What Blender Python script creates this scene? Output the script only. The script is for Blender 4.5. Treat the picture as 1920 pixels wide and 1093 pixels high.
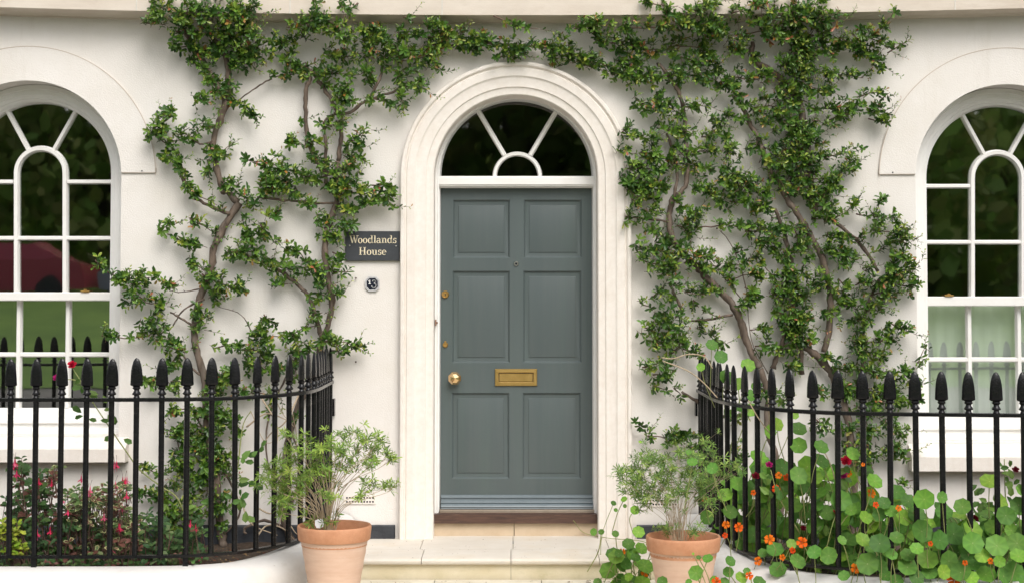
import bpy, math, random
from mathutils import Vector, geometry
sc = bpy.context.scene
for o in list(bpy.data.objects): bpy.data.objects.remove(o)
# ------------------------------------------------ camera, sky, sun, exposure
D, F, TILT, HORY = 9.5, 2992.0, math.radians(2.5), 545.0
EYE = 1.572
PCY = HORY - F*math.tan(TILT)
cam = bpy.data.cameras.new('camera'); co = bpy.data.objects.new('camera', cam); sc.collection.objects.link(co)
co.location = (0, -D, EYE); co.rotation_euler = (math.radians(90)+TILT, 0, 0)
cam.sensor_width = 36; cam.lens = 36*F/1920
cam.shift_y = (PCY-546.5)/1920
cam.clip_end = 500; sc.camera = co
w = bpy.data.worlds.new('World'); sc.world = w; w.use_nodes = True
nt = w.node_tree; bg = nt.nodes['Background']
sky = nt.nodes.new('ShaderNodeTexSky'); sky.sky_type = 'NISHITA'; sky.sun_disc = False
SUN_EL, SUN_ROT = math.radians(48), math.radians(160)
sky.sun_elevation = SUN_EL; sky.sun_rotation = SUN_ROT; sky.dust_density = 4; sky.air_density = 1.0; sky.ozone_density = 0.6
hs = nt.nodes.new('ShaderNodeHueSaturation'); hs.inputs['Saturation'].default_value = .25
nt.links.new(sky.outputs[0], hs.inputs['Color']); nt.links.new(hs.outputs[0], bg.inputs[0])
bg.inputs[1].default_value = 0.15
sl = bpy.data.lights.new('sun', 'SUN'); so = bpy.data.objects.new('sun', sl); sc.collection.objects.link(so)
sl.energy = 1.2; sl.angle = math.radians(36); sl.color = (1, .95, .88)
# direction to the sun: behind the camera, a little to the right
SD = Vector((math.sin(SUN_ROT)*math.cos(SUN_EL), math.cos(SUN_ROT)*math.cos(SUN_EL), math.sin(SUN_EL)))
so.rotation_euler = SD.to_track_quat('Z', 'Y').to_euler()
vs = sc.view_settings; vs.view_transform = 'Standard'; vs.look = 'None'; vs.gamma = 1; vs.exposure = 0.34
sc.cycles.max_bounces = 8; sc.cycles.transparent_max_bounces = 12
# ------------------------------------------------ helpers
CT, ST = math.cos(TILT), math.sin(TILT)
def P(px, py, y=0.0):
    """photo pixel -> world point on the plane at depth y"""
    a = (px-960)/F; b = (PCY-py)/F
    d = Vector((a, CT-ST*b, ST+CT*b)); k = (y+D)/d.y
    return Vector((d.x*k, y, EYE+d.z*k))
def PZ(px, py, z):
    a = (px-960)/F; b = (PCY-py)/F
    d = Vector((a, CT-ST*b, ST+CT*b)); k = (z-EYE)/d.z
    return Vector((d.x*k, -D+d.y*k, z))
def S(y): return F/(D+y)
def link(o, parent=None):
    sc.collection.objects.link(o)
    if parent: o.parent = parent
    return o
def tag(o, label, cat, group=None, kind=None):
    o['label'] = label
    o['category'] = cat
    if group: o['group'] = group
    if kind: o['kind'] = kind
    return o
def empty(name, loc=(0,0,0)):
    o = bpy.data.objects.new(name, None); o.location = loc; o.empty_display_size = .1
    return link(o)
class MB:
    def __init__(s): s.v = []; s.f = []; s.c = []; s.m = []
    def add(s, vs, fs, col=None, mi=0):
        n = len(s.v); s.v += [tuple(v) for v in vs]
        for f in fs: s.f.append(tuple(i+n for i in f)); s.m.append(mi)
        if col is None: col = (1,1,1)
        if isinstance(col, list): s.c += col
        else: s.c += [col]*len(vs)
    def box(s, a, b, ch=0, **k):
        x0,x1 = sorted((a[0],b[0])); y0,y1 = sorted((a[1],b[1])); z0,z1 = sorted((a[2],b[2]))
        if ch <= 0:
            s.add([(x0,y0,z0),(x1,y0,z0),(x1,y1,z0),(x0,y1,z0),(x0,y0,z1),(x1,y0,z1),(x1,y1,z1),(x0,y1,z1)],
                  [(3,2,1,0),(4,5,6,7),(0,1,5,4),(1,2,6,5),(2,3,7,6),(3,0,4,7)], **k)
        else:   # front edges (towards -y) chamfered
            c = ch
            s.add([(x0,y1,z0),(x1,y1,z0),(x1,y1,z1),(x0,y1,z1),(x0,y0+c,z0),(x1,y0+c,z0),(x1,y0+c,z1),(x0,y0+c,z1),
                   (x0+c,y0,z0+c),(x1-c,y0,z0+c),(x1-c,y0,z1-c),(x0+c,y0,z1-c)],
                  [(0,3,2,1),(0,1,5,4),(1,2,6,5),(2,3,7,6),(3,0,4,7),(4,5,9,8),(5,6,10,9),(6,7,11,10),(7,4,8,11),(8,9,10,11)], **k)
    def tube(s, pts, rad, n=8, cap=True, col=None, flat=1.0):
        pts = [Vector(p) for p in pts]; m = len(pts)
        if not hasattr(rad, '__len__'): rad = [rad]*m
        up = None; rings = []
        for i, p in enumerate(pts):
            t = (pts[min(i+1,m-1)]-pts[max(i-1,0)])
            if t.length < 1e-9: t = Vector((0,0,1))
            t.normalize()
            if up is None:
                up = Vector((0,1,0)) if abs(t.y) < .9 else Vector((1,0,0))
            u = (up - t*up.dot(t)).normalized(); v = t.cross(u); up = u
            rings.append([p + (u*math.cos(2*math.pi*k/n)*flat + v*math.sin(2*math.pi*k/n))*rad[i] for k in range(n)])
        vsx = [q for r in rings for q in r]; fs = []
        for i in range(m-1):
            for k in range(n):
                a = i*n+k; b = i*n+(k+1)%n
                fs.append((a, b, b+n, a+n))
        if cap: fs.append(tuple(range(n))[::-1]); fs.append(tuple((m-1)*n+k for k in range(n)))
        s.add(vsx, fs, col)
    def lathe(s, c, prof, n=16, sx=1, sy=1, rot=0):
        """prof: (r,z) bottom to top around vertical axis at c"""
        vsx = []; fs = []
        cr, sr = math.cos(rot), math.sin(rot)
        for r, z in prof:
            for k in range(n):
                a = 2*math.pi*k/n; x = r*math.cos(a)*sx; y = r*math.sin(a)*sy
                vsx.append((c[0]+x*cr-y*sr, c[1]+x*sr+y*cr, c[2]+z))
        for i in range(len(prof)-1):
            for k in range(n):
                a = i*n+k; b = i*n+(k+1)%n; fs.append((a,b,b+n,a+n))
        fs.append(tuple(range(n))[::-1]); fs.append(tuple((len(prof)-1)*n+k for k in range(n)))
        s.add(vsx, fs)
    def build(s, name, mat, parent=None, smooth=False, angle=None):
        me = bpy.data.meshes.new(name); me.from_pydata(s.v, [], s.f); me.update()
        mats = mat if isinstance(mat, (list,tuple)) else [mat]
        for m in mats: me.materials.append(m)
        if len(mats) > 1: me.polygons.foreach_set('material_index', s.m)
        if smooth: me.polygons.foreach_set('use_smooth', [True]*len(me.polygons))
        if any(c != (1,1,1) for c in s.c[:2000]):
            at = me.color_attributes.new('Col', 'FLOAT_COLOR', 'POINT')
            flat = []
            for c in s.c: flat += [c[0], c[1], c[2], 1]
            at.data.foreach_set('color', flat)
        if angle is not None:
            me.polygons.foreach_set('use_smooth', [True]*len(me.polygons)); me.set_sharp_from_angle(angle=math.radians(angle))
        o = bpy.data.objects.new(name, me)
        return link(o, parent)
def mat(name, c1, c2=None, scale=5, rough=.7, bump=0, bscale=200, metal=0, spec=.5, stretch=(1,1,1), attr=False, c3=None, s3=1.2, f3=.5, trans=0, bdist=.002, coat=0, roughvar=0):
    m = bpy.data.materials.new(name); m.use_nodes = True; n = m.node_tree; N = n.nodes; L = n.links
    b = N['Principled BSDF']; b.inputs['Roughness'].default_value = rough; b.inputs['Metallic'].default_value = metal
    b.inputs['Specular IOR Level'].default_value = spec
    if coat: b.inputs['Coat Weight'].default_value = coat; b.inputs['Coat Roughness'].default_value = .15
    tc = N.new('ShaderNodeTexCoord'); mp = N.new('ShaderNodeMapping'); mp.inputs['Scale'].default_value = stretch
    L.new(tc.outputs['Object'], mp.inputs[0])
    col = None
    if c2 is not None:
        no = N.new('ShaderNodeTexNoise'); no.inputs['Scale'].default_value = scale; no.inputs['Detail'].default_value = 8; no.inputs['Roughness'].default_value = .65
        L.new(mp.outputs[0], no.inputs[0])
        cr = N.new('ShaderNodeValToRGB'); cr.color_ramp.elements[0].position = .32; cr.color_ramp.elements[1].position = .68
        cr.color_ramp.elements[0].color = (*c1,1); cr.color_ramp.elements[1].color = (*c2,1)
        L.new(no.outputs[0], cr.inputs[0]); col = cr.outputs[0]
    if c3 is not None:
        n3 = N.new('ShaderNodeTexNoise'); n3.inputs['Scale'].default_value = s3; n3.inputs['Detail'].default_value = 6; n3.inputs['Roughness'].default_value = .7
        L.new(mp.outputs[0], n3.inputs[0])
        r3 = N.new('ShaderNodeMapRange'); r3.inputs[1].default_value = .5; r3.inputs[2].default_value = .72; r3.inputs[4].default_value = f3
        L.new(n3.outputs[0], r3.inputs[0])
        mx = N.new('ShaderNodeMixRGB'); L.new(r3.outputs[0], mx.inputs[0]); mx.inputs[2].default_value = (*c3,1)
        if col: L.new(col, mx.inputs[1])
        else: mx.inputs[1].default_value = (*c1,1)
        col = mx.outputs[0]
    if attr:
        at = N.new('ShaderNodeAttribute'); at.attribute_name = 'Col'
        if col:
            mx = N.new('ShaderNodeMixRGB'); mx.blend_type = 'MULTIPLY'; mx.inputs[0].default_value = 1
            L.new(col, mx.inputs[1]); L.new(at.outputs[0], mx.inputs[2]); col = mx.outputs[0]
        else: col = at.outputs[0]
    if col: L.new(col, b.inputs['Base Color'])
    else: b.inputs['Base Color'].default_value = (*c1,1)
    if roughvar:
        nr = N.new('ShaderNodeTexNoise'); nr.inputs['Scale'].default_value = 14; nr.inputs['Detail'].default_value = 5; L.new(mp.outputs[0], nr.inputs[0])
        rr = N.new('ShaderNodeMapRange'); rr.inputs[3].default_value = rough-roughvar; rr.inputs[4].default_value = rough+roughvar
        L.new(nr.outputs[0], rr.inputs[0]); L.new(rr.outputs[0], b.inputs['Roughness'])
    if bump:
        nb = N.new('ShaderNodeTexNoise'); nb.inputs['Scale'].default_value = bscale; nb.inputs['Detail'].default_value = 4
        L.new(mp.outputs[0], nb.inputs[0])
        bp = N.new('ShaderNodeBump'); bp.inputs['Strength'].default_value = bump; bp.inputs['Distance'].default_value = bdist
        L.new(nb.outputs[0], bp.inputs['Height']); L.new(bp.outputs[0], b.inputs['Normal'])
    if trans:
        tr = N.new('ShaderNodeBsdfTranslucent'); ms = N.new('ShaderNodeMixShader'); ms.inputs[0].default_value = trans
        if col: L.new(col, tr.inputs[0])
        else: tr.inputs[0].default_value = (*c1,1)
        L.new(b.outputs[0], ms.inputs[1]); L.new(tr.outputs[0], ms.inputs[2]); L.new(ms.outputs[0], N['Material Output'].inputs[0])
    return m
M = {}
M['stucco'] = mat('stucco_paint', (.735,.695,.65), (.785,.75,.715), 3.0, .85, bump=.55, bscale=130, c3=(.67,.62,.55), s3=1.1, f3=.45, bdist=.004, spec=.2)
def weather(m, base_scale=(9,1,.7), amt=.30, colr=(.50,.45,.37), lo=.56, hi=.80, crack=0):
    N = m.node_tree.nodes; L = m.node_tree.links; b = N['Principled BSDF']; src = b.inputs['Base Color'].links[0].from_socket
    tc = N.new('ShaderNodeTexCoord'); mp = N.new('ShaderNodeMapping'); mp.inputs['Scale'].default_value = base_scale; L.new(tc.outputs['Object'], mp.inputs[0])
    no = N.new('ShaderNodeTexNoise'); no.inputs['Scale'].default_value = 1; no.inputs['Detail'].default_value = 7; no.inputs['Roughness'].default_value = .7; L.new(mp.outputs[0], no.inputs[0])
    mr = N.new('ShaderNodeMapRange'); mr.inputs[1].default_value = lo; mr.inputs[2].default_value = hi; mr.inputs[4].default_value = amt; L.new(no.outputs[0], mr.inputs[0])
    mx = N.new('ShaderNodeMixRGB'); L.new(mr.outputs[0], mx.inputs[0]); L.new(src, mx.inputs[1]); mx.inputs[2].default_value = (*colr,1); last = mx.outputs[0]
    if crack:
        vo = N.new('ShaderNodeTexVoronoi'); vo.feature = 'DISTANCE_TO_EDGE'; vo.inputs['Scale'].default_value = 1.3
        nz = N.new('ShaderNodeTexNoise'); nz.inputs['Scale'].default_value = 5; nz.inputs['Detail'].default_value = 6; L.new(tc.outputs['Object'], nz.inputs[0])
        ad = N.new('ShaderNodeMixRGB'); ad.inputs[0].default_value = .12; L.new(tc.outputs['Object'], ad.inputs[1]); L.new(nz.outputs['Color'], ad.inputs[2]); L.new(ad.outputs[0], vo.inputs['Vector'])
        r2 = N.new('ShaderNodeMapRange'); r2.inputs[1].default_value = .0; r2.inputs[2].default_value = .0035; r2.inputs[3].default_value = crack; r2.inputs[4].default_value = 0; L.new(vo.outputs[0], r2.inputs[0])
        n2 = N.new('ShaderNodeTexNoise'); n2.inputs['Scale'].default_value = 1.1; L.new(tc.outputs['Object'], n2.inputs[0])
        r3 = N.new('ShaderNodeMapRange'); r3.inputs[1].default_value = .52; r3.inputs[2].default_value = .62; L.new(n2.outputs[0], r3.inputs[0])
        mu = N.new('ShaderNodeMath'); mu.operation = 'MULTIPLY'; L.new(r2.outputs[0], mu.inputs[0]); L.new(r3.outputs[0], mu.inputs[1])
        m3 = N.new('ShaderNodeMixRGB'); L.new(mu.outputs[0], m3.inputs[0]); L.new(last, m3.inputs[1]); m3.inputs[2].default_value = (.34,.29,.24,1); last = m3.outputs[0]
    L.new(last, b.inputs['Base Color'])
weather(M['stucco'], (5,1,.8), .34); weather(M['stucco'], (1.6,1,1.1), .22, (.56,.53,.44), .54, .78)
M['surround'] = mat('painted_stone', (.76,.70,.635), (.82,.77,.715), 30, .8, bump=.5, bscale=220, c3=(.66,.58,.50), s3=2.4, f3=.4, bdist=.003, spec=.25)
M['cornice'] = mat('cornice_stone', (.58,.50,.42), (.72,.65,.57), 2.2, .85, bump=.4, bscale=160, c3=(.44,.35,.27), s3=1.7, f3=.55, stretch=(.6,1,2.5), bdist=.003, spec=.2)
M['joint'] = mat('lime_mortar', (.70,.67,.62), (.6,.56,.5), 20, .9)
M['wood_white'] = mat('white_gloss_paint', (.80,.78,.75), (.84,.83,.81), 6, .38, bump=.12, bscale=40, c3=(.72,.68,.62), s3=3.5, f3=.35, coat=.1)
M['door'] = mat('grey_green_paint', (.073,.094,.096), (.088,.108,.109), 4, .42, bump=.22, bscale=60, stretch=(2.2,1,.12), bdist=.0006, c3=(.085,.118,.110), s3=2.5, f3=.6, coat=.12, roughvar=.08)
M['door_bar'] = mat('blue_grey_paint', (.14,.175,.195), (.17,.205,.225), 8, .36, bump=.1, bscale=60)
M['brass'] = mat('aged_brass', (.50,.30,.09), (.62,.40,.15), 18, .38, metal=1, bump=.1, bscale=90, roughvar=.12)
M['brass_dull'] = mat('dull_brass', (.36,.235,.07), (.45,.30,.10), 22, .42, metal=.7, bump=.1, bscale=90, roughvar=.12)
M['brass_knob'] = mat('polished_brass', (.86,.58,.30), (.92,.66,.38), 12, .22, metal=1)
M['steel'] = mat('satin_steel', (.45,.44,.41), (.36,.35,.32), 30, .35, metal=1)
M['sill_brown'] = mat('brown_hardwood', (.040,.020,.014), (.095,.045,.029), 9, .6, bump=.5, bscale=60, stretch=(.5,1,6), c3=(.20,.11,.07), s3=16, f3=.5, bdist=.003)
M['strip'] = mat('weather_strip_metal', (.42,.35,.28), (.33,.27,.21), 10, .45, metal=.5)
M['step'] = mat('limestone', (.62,.565,.49), (.71,.66,.59), 3.5, .75, bump=.3, bscale=120, c3=(.62,.50,.34), s3=2.6, f3=.55, bdist=.003, stretch=(1,1,2))
M['riser'] = mat('stained_limestone', (.60,.52,.35), (.69,.62,.47), 4.5, .85, bump=.4, bscale=150, c3=(.44,.40,.22), s3=3.2, f3=.5, bdist=.003)
M['back_riser'] = mat('warm_limestone', (.52,.40,.27), (.66,.54,.40), 4, .8, bump=.3, bscale=100, c3=(.36,.25,.15), s3=4, f3=.5)
M['path'] = mat('path_stone', (.60,.54,.42), (.74,.69,.58), 7, .9, bump=.6, bscale=90, c3=(.42,.36,.25), s3=6, f3=.6, bdist=.004)
M['plinth'] = mat('black_plinth_paint', (.018,.021,.027), (.032,.036,.044), 12, .5, bump=.7, bscale=60, bdist=.006, c3=(.07,.075,.085), s3=9, f3=.4)
M['curb'] = mat('white_masonry_paint', (.68,.655,.63), (.76,.74,.715), 4, .75, bump=.5, bscale=60, c3=(.60,.56,.50), s3=2.2, f3=.5, bdist=.004)
M['iron'] = mat('black_gloss_iron', (.004,.004,.005), (.008,.008,.009), 30, .22, bump=.6, bscale=110, bdist=.002, c3=(.030,.026,.024), s3=34, f3=.4, spec=.34, roughvar=.08)
M['slate'] = mat('slate', (.032,.036,.042), (.042,.046,.054), 20, .55, bump=.15, bscale=200)
M['cream'] = mat('cream_lettering', (.80,.70,.50), rough=.5)
M['enamel_w'] = mat('white_enamel', (.80,.79,.80), rough=.3)
M['enamel_b'] = mat('black_enamel', (.012,.014,.028), rough=.2)
M['soil'] = mat('soil', (.022,.014,.009), (.075,.048,.03), 26, .95, bump=1, bscale=60, bdist=.02, c3=(.16,.11,.07), s3=30, f3=.5)
M['bark'] = mat('bark', (.045,.030,.022), (.19,.14,.105), 26, .85, bump=1.0, bscale=55, bdist=.005, stretch=(1,1,.35), c3=(.24,.205,.17), s3=12, f3=.55)
M['twig'] = mat('twig_bark', (.10,.055,.04), (.17,.10,.075), 40, .8)
M['twig_pale'] = mat('pale_twig', (.38,.29,.19), (.50,.40,.28), 30, .8, bump=.4, bscale=200)
weather(M['surround'], (14,4,1.6), .25, (.55,.46,.38)); weather(M['curb'], (6,6,10), .4, (.40,.36,.30)); weather(M['step'], (5,14,10), .35, (.50,.40,.26)); weather(M['riser'], (7,3,14), .45, (.34,.31,.15)); weather(M['cornice'], (2.5,2,7), .5, (.40,.32,.25))
weather(M['wood_white'], (9,3,6), .16, (.55,.50,.44)); weather(M['door'], (18,2,2), .16, (.12,.145,.142))
M['leaf'] = mat('glossy_leaf', (1,1,1), rough=.36, attr=True, trans=.22, spec=.5)
M['soft_leaf'] = mat('soft_leaf', (1,1,1), rough=.55, attr=True, trans=.25, spec=.3)
M['petal'] = mat('petal', (1,1,1), rough=.6, attr=True, trans=.3, spec=.2)
M['stem_green'] = mat('green_stem', (.20,.26,.07), (.32,.32,.12), 20, .55)
M['terracotta'] = mat('terracotta_body', (.62,.41,.30), (.70,.49,.37), 5, .85, bump=.4, bscale=120, stretch=(1,1,7), c3=(.72,.53,.41), s3=2.0, f3=.6, bdist=.002)
weather(M['terracotta'], (6,6,18), .4, (.78,.64,.54))
M['terracotta_rim'] = mat('terracotta_rim', (.47,.21,.105), (.60,.30,.17), 16, .8, bump=.5, bscale=160, c3=(.62,.38,.25), s3=7, f3=.45, bdist=.002)
M['tag'] = mat('white_plastic', (.8,.81,.83), rough=.4)
M['room'] = mat('dark_room', (.030,.030,.030), rough=.9)
M['sheer'] = mat('sheer_blind', (.56,.58,.55), (.64,.66,.62), 2, .9, stretch=(3,1,.2))
M['deadleaf'] = mat('dead_leaf', (1,1,1), rough=.8, attr=True)
def glass_mat(name, refl, tint=(.9,.95,.92), rough=0.02, wob=.02):
    m = bpy.data.materials.new(name); m.use_nodes = True; n = m.node_tree; N = n.nodes; L = n.links
    for x in list(N):
        if x.type == 'BSDF_PRINCIPLED': N.remove(x)
    t = N.new('ShaderNodeBsdfTransparent'); t.inputs[0].default_value = (*tint,1)
    g = N.new('ShaderNodeBsdfGlossy'); g.inputs['Roughness'].default_value = rough; g.inputs[0].default_value = (1,1,1,1)
    ms = N.new('ShaderNodeMixShader'); ms.inputs[0].default_value = refl
    tc = N.new('ShaderNodeTexCoord'); no = N.new('ShaderNodeTexNoise'); no.inputs['Scale'].default_value = 2.6; no.inputs['Detail'].default_value = 2
    L.new(tc.outputs['Object'], no.inputs[0])
    bp = N.new('ShaderNodeBump'); bp.inputs['Strength'].default_value = wob; bp.inputs['Distance'].default_value = .02
    L.new(no.outputs[0], bp.inputs['Height']); L.new(bp.outputs[0], g.inputs['Normal'])
    L.new(t.outputs[0], ms.inputs[1]); L.new(g.outputs[0], ms.inputs[2]); L.new(ms.outputs[0], N['Material Output'].inputs[0])
    return m
M['glass'] = glass_mat('window_glass', .34)
M['glass_fan'] = glass_mat('fanlight_glass', .10)

def arcpts(cx, cz, r, a0, a1, n):
    return [(cx+r*math.cos(a0+(a1-a0)*i/n), cz+r*math.sin(a0+(a1-a0)*i/n)) for i in range(n+1)]
def arch_sweep(mb, cx, cz, zb, prof, n=48):
    """prof: (radius, y) list; jambs drop from the springing to zb"""
    rings = []
    for r, y in prof:
        pts = [(cx+r, zb)] + arcpts(cx, cz, r, 0, math.pi, n) + [(cx-r, zb)]
        rings.append([(x, y, z) for x, z in pts])
    m = len(rings[0]); fs = []
    for i in range(len(rings)-1):
        for k in range(m-1):
            a = i*m+k; fs.append((a, a+m, a+m+1, a+1))
    mb.add([v for r in rings for v in r], fs)
def plate(mb, outer, holes, y0, y1, sides=True):
    """flat polygon with holes in x,z, between y0 (front) and y1"""
    loops = [outer]+holes
    tris = geometry.tessellate_polygon([[Vector((x,z,0)) for x,z in l] for l in loops])
    flat = [p for l in loops for p in l]; n = len(flat)
    vsx = [(x,y0,z) for x,z in flat]
    fs = []
    for t in tris:
        a,b,c = [flat[i] for i in t]
        ccw = (b[0]-a[0])*(c[1]-a[1])-(b[1]-a[1])*(c[0]-a[0]) > 0
        fs.append(tuple(t) if ccw else tuple(t[::-1]))
    if sides:
        vsx += [(x,y1,z) for x,z in flat]; k = 0
        for li, l in enumerate(loops):
            m = len(l); ar = sum(l[i][0]*l[(i+1)%m][1]-l[(i+1)%m][0]*l[i][1] for i in range(m))
            for i in range(m):
                a = k+i; b = k+(i+1)%m
                f = (a, a+n, b+n, b)
                if (ar > 0) != (li == 0): f = f[::-1]
                fs.append(f)
            k += m
    mb.add(vsx, fs)
def bar(mb, p0, p1, wd, yf, yb, tf=.55):
    """glazing bar between two x,z points; front face narrower than the back"""
    d = Vector((p1[0]-p0[0], p1[1]-p0[1])); d.normalize(); nx, nz = -d.y*wd/2, d.x*wd/2
    ym = yf+(yb-yf)*.45; vsx = []
    for p in (p0, p1):
        vsx += [(p[0]+nx,yb,p[1]+nz),(p[0]+nx,ym,p[1]+nz),(p[0]+nx*tf,yf,p[1]+nz*tf),(p[0]-nx*tf,yf,p[1]-nz*tf),(p[0]-nx,ym,p[1]-nz),(p[0]-nx,yb,p[1]-nz)]
    fs = [(i, i+1, i+7, i+6) for i in range(5)] + [(5,4,3,2,1,0),(6,7,8,9,10,11)]
    mb.add(vsx, fs)
# ------------------------------------------------ the setting: ground, path, soil
mb = MB(); mb.add([(-60,-90,-.02),(60,-90,-.02),(60,2,-.02),(-60,2,-.02)], [(0,1,2,3)])
g = mb.build('ground', mat('pavement_grey', (.15,.145,.13), (.20,.19,.17), 6, .9)); g['kind'] = 'structure'
mb = MB()
px0 = [-1.5,-.98,-.42,.16,.78,1.5]; py0 = [-4.6,-3.7,-2.75,-1.72,-.72]
for i in range(5):
    for j in range(4):
        mb.box((px0[i]+.003,py0[j]+.003,-.015), (px0[i+1]-.003,py0[j+1]-.003,.0))
o = mb.build('path', M['path']); o['kind'] = 'structure'
mb = MB()
lx = 40
mb.add([(-lx,-16,0),(lx,-16,0),(lx,-27,1.35),(-lx,-27,1.35),(lx,-60,1.6),(-lx,-60,1.6)], [(1,0,3,2),(2,3,5,4)])
lawn = mb.build('lawn', mat('lawn_grass', (.10,.20,.022), (.17,.29,.038), .6, .9, c3=(.07,.14,.02), s3=.25, f3=.6)); lawn['kind'] = 'structure'
# ------------------------------------------------ house
M['groove'] = mat('groove_shade_grime', (.47,.39,.32), (.58,.50,.43), 8, .9)  # arch outline strip: the groove's shade painted in, along with grime
def disc(mb, cx, cz, prof, n=24):
    vsx = []; fs = []
    for r, y in prof:
        for k in range(n): vsx.append((cx+r*math.cos(2*math.pi*k/n), y, cz+r*math.sin(2*math.pi*k/n)))
    for i in range(len(prof)-1):
        for k in range(n): fs.append((i*n+k, (i+1)*n+k, (i+1)*n+(k+1)%n, i*n+(k+1)%n))
    fs.append(tuple((len(prof)-1)*n+k for k in range(n))); mb.add(vsx, fs)
house = empty('town_house', (0,0,0))
tag(house, 'cream rendered house front with a panelled grey-green door and arched white windows', 'house')
Z0 = P(960,1008,0).z
sw = S(0)
LC = P(50, 329); RC = P(1890, 332); RO = 178/sw; DC = P(967, 332)
LBOT = P(50, 818).z; RBOT = P(1890, 830).z
def archhole(cx, cz, r, zb, n=48): return [(cx-r,zb)]+arcpts(cx,cz,r,math.pi,0,n)+[(cx+r,zb)]
mb = MB()
DR = .53
WT = 3.215
plate(mb, [(-4.6,-.05),(4.6,-.05),(4.6,4.2),(-4.6,4.2)],
      [archhole(LC.x,LC.z,RO,LBOT), archhole(RC.x,RC.z,RO*174/178,RBOT), archhole(DC.x,DC.z,DR,.02)], 0, .33)
mb.build('wall', M['stucco'], house, angle=30)
# hairline-raised arch bands round the windows
for C_, R_ in ((LC, RO), (RC, RO*174/178)):
    mb = MB(); ro = 244/sw; zb = C_.z + 4/sw
    def band(ra, rb, y):
        out = arcpts(C_.x, C_.z, rb, .02, math.pi-.02, 60)
        inn = arcpts(C_.x, C_.z, ra, math.pi-.03, .03, 60)
        return out+inn
    plate(mb, band(R_+.001, ro-.005, 0), [], -.010, .002)
    # raised dark strip round the band: groove shadow and grime put into its colour
    bo = mb.build('arch_band', M['stucco'], house, angle=30)
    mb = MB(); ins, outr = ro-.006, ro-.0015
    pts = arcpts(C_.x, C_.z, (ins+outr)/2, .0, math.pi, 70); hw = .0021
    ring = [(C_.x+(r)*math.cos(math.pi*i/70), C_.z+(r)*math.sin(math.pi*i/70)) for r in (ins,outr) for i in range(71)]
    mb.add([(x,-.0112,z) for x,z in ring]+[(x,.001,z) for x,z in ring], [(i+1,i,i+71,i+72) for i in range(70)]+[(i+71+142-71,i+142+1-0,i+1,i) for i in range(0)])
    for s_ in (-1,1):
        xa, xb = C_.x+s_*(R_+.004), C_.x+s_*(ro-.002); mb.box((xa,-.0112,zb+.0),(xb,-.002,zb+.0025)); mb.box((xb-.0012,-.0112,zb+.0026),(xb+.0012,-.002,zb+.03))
    mb.build('groove_shade_strip', M['groove'], bo)
    nx_ = C_.x+(1 if C_.x < 0 else -1)*.69; mb = MB(); disc(mb, nx_, zb+.012, [(.0045,-.0112),(.004,-.0125)], 10); mb.build('nail_hole', M['enamel_b'], bo)
# plinth
mb = MB()
for a, b in ((-4.6, P(745,990).x-.012), (P(1190,990).x+.012, 4.6)):
    mb.box((a,-.030,.0), (b,-.001,P(960,983).z), ch=.006)
mb.build('plinth', M['plinth'], house)
# cornice: follows the photographed line, front face then a cove back to the wall
def cor_line(px):
    u = max(-1.15,min(1.15,(px-990)/960))
    return 29-14.5*u*u
mb = MB(); xs = [-460+i*60 for i in range(48)]
rows = []
for px in xs:
    yb = cor_line(px)
    a = P(px, yb, -.17); x = a.x*D/(D-.17)
    z = a.z; wz = P(px, yb+15.5+ (2 if px<900 else 0), 0).z
    rows.append([(x,-.17,z+.62),(x,-.17,z),(x,-.150,z-.004),(x,-.146,z+.004),(x,-.09,z-.003),(x,-.06,z-.013),(x,-.052,z-.024),(x,-.050,wz+.018),(x,-.030,wz+.016),(x,-.028,wz),(x,.01,wz)])
vsx = [v for r in rows for v in r]; m_ = len(rows[0]); fs = []
for i in range(len(rows)-1):
    for k in range(m_-1):
        a = i*m_+k; fs.append((a, a+1, a+1+m_, a+m_))
mb.add(vsx, fs)
cn = mb.build('cornice', M['cornice'], house, angle=40)
for px in (256, 544, 829, 1199, 1500, 1791):
    a = P(px, cor_line(px), -.17); mb = MB()
    mb.box((a.x-.004,-.1725,a.z-.001),(a.x+.004,-.168,a.z+.6))
    mb.build('mortar_joint', M['joint'], cn)
# door surround: moulded architrave of painted stone
sx = DC.x; sz = DC.z
R0 = 217/S(-.05)
prof = [(R0,.0),(R0,-.050),(R0-.005,-.057),(R0-.020,-.058),(R0-.026,-.053),(R0-.029,-.044),(R0-.036,-.044),(R0-.041,-.052),(R0-.085,-.051),(R0-.092,-.044),(R0-.100,-.041),(R0-.150,-.040),(R0-.155,-.033),(R0-.164,-.030),(R0-.193,-.029),(R0-.199,-.022),(R0-.200,.20)]
mb = MB(); arch_sweep(mb, sx, sz, Z0-.004, prof, 64)
mb.build('door_surround', M['surround'], house, angle=25)
RI = R0-.2
# door frame (wood) with transom
YD = .20
df = P(827,400,YD).x; dr = P(1112,400,YD).x; DXC = (df+dr)/2; DHW = (dr-df)/2
dtop = P(960,353,YD).z; dbot = P(960,953,YD).z; sillt = P(960,963,YD-.06).z
mb = MB()
GX = P(970.5,331,YD+.02); GR = 141/S(YD+.02); TZ = P(960,331,YD).z
arch_sweep(mb, sx+.004, GX.z, sillt, [(RI+.03,.12),(RI-.008,.12),(RI-.012,.128),(RI-.018,.13),(GR+.020,.15),(GR+.006,.156),(GR+.002,.185),(GR,.24)], 64)
mb.box((DXC-DHW-.02, .135, dtop+.004), (DXC+DHW+.02, .24, TZ-.004), ch=.004)
mb.box((DXC-DHW-.02, .145, dtop-.002), (DXC+DHW+.02, .24, dtop+.0035), ch=.002)
mb.box((DXC-DHW-.018, .128, dtop+.014), (DXC+DHW+.018, .134, TZ-.012), ch=.003)
mb.build('door_frame', M['wood_white'], house, angle=25)
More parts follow.
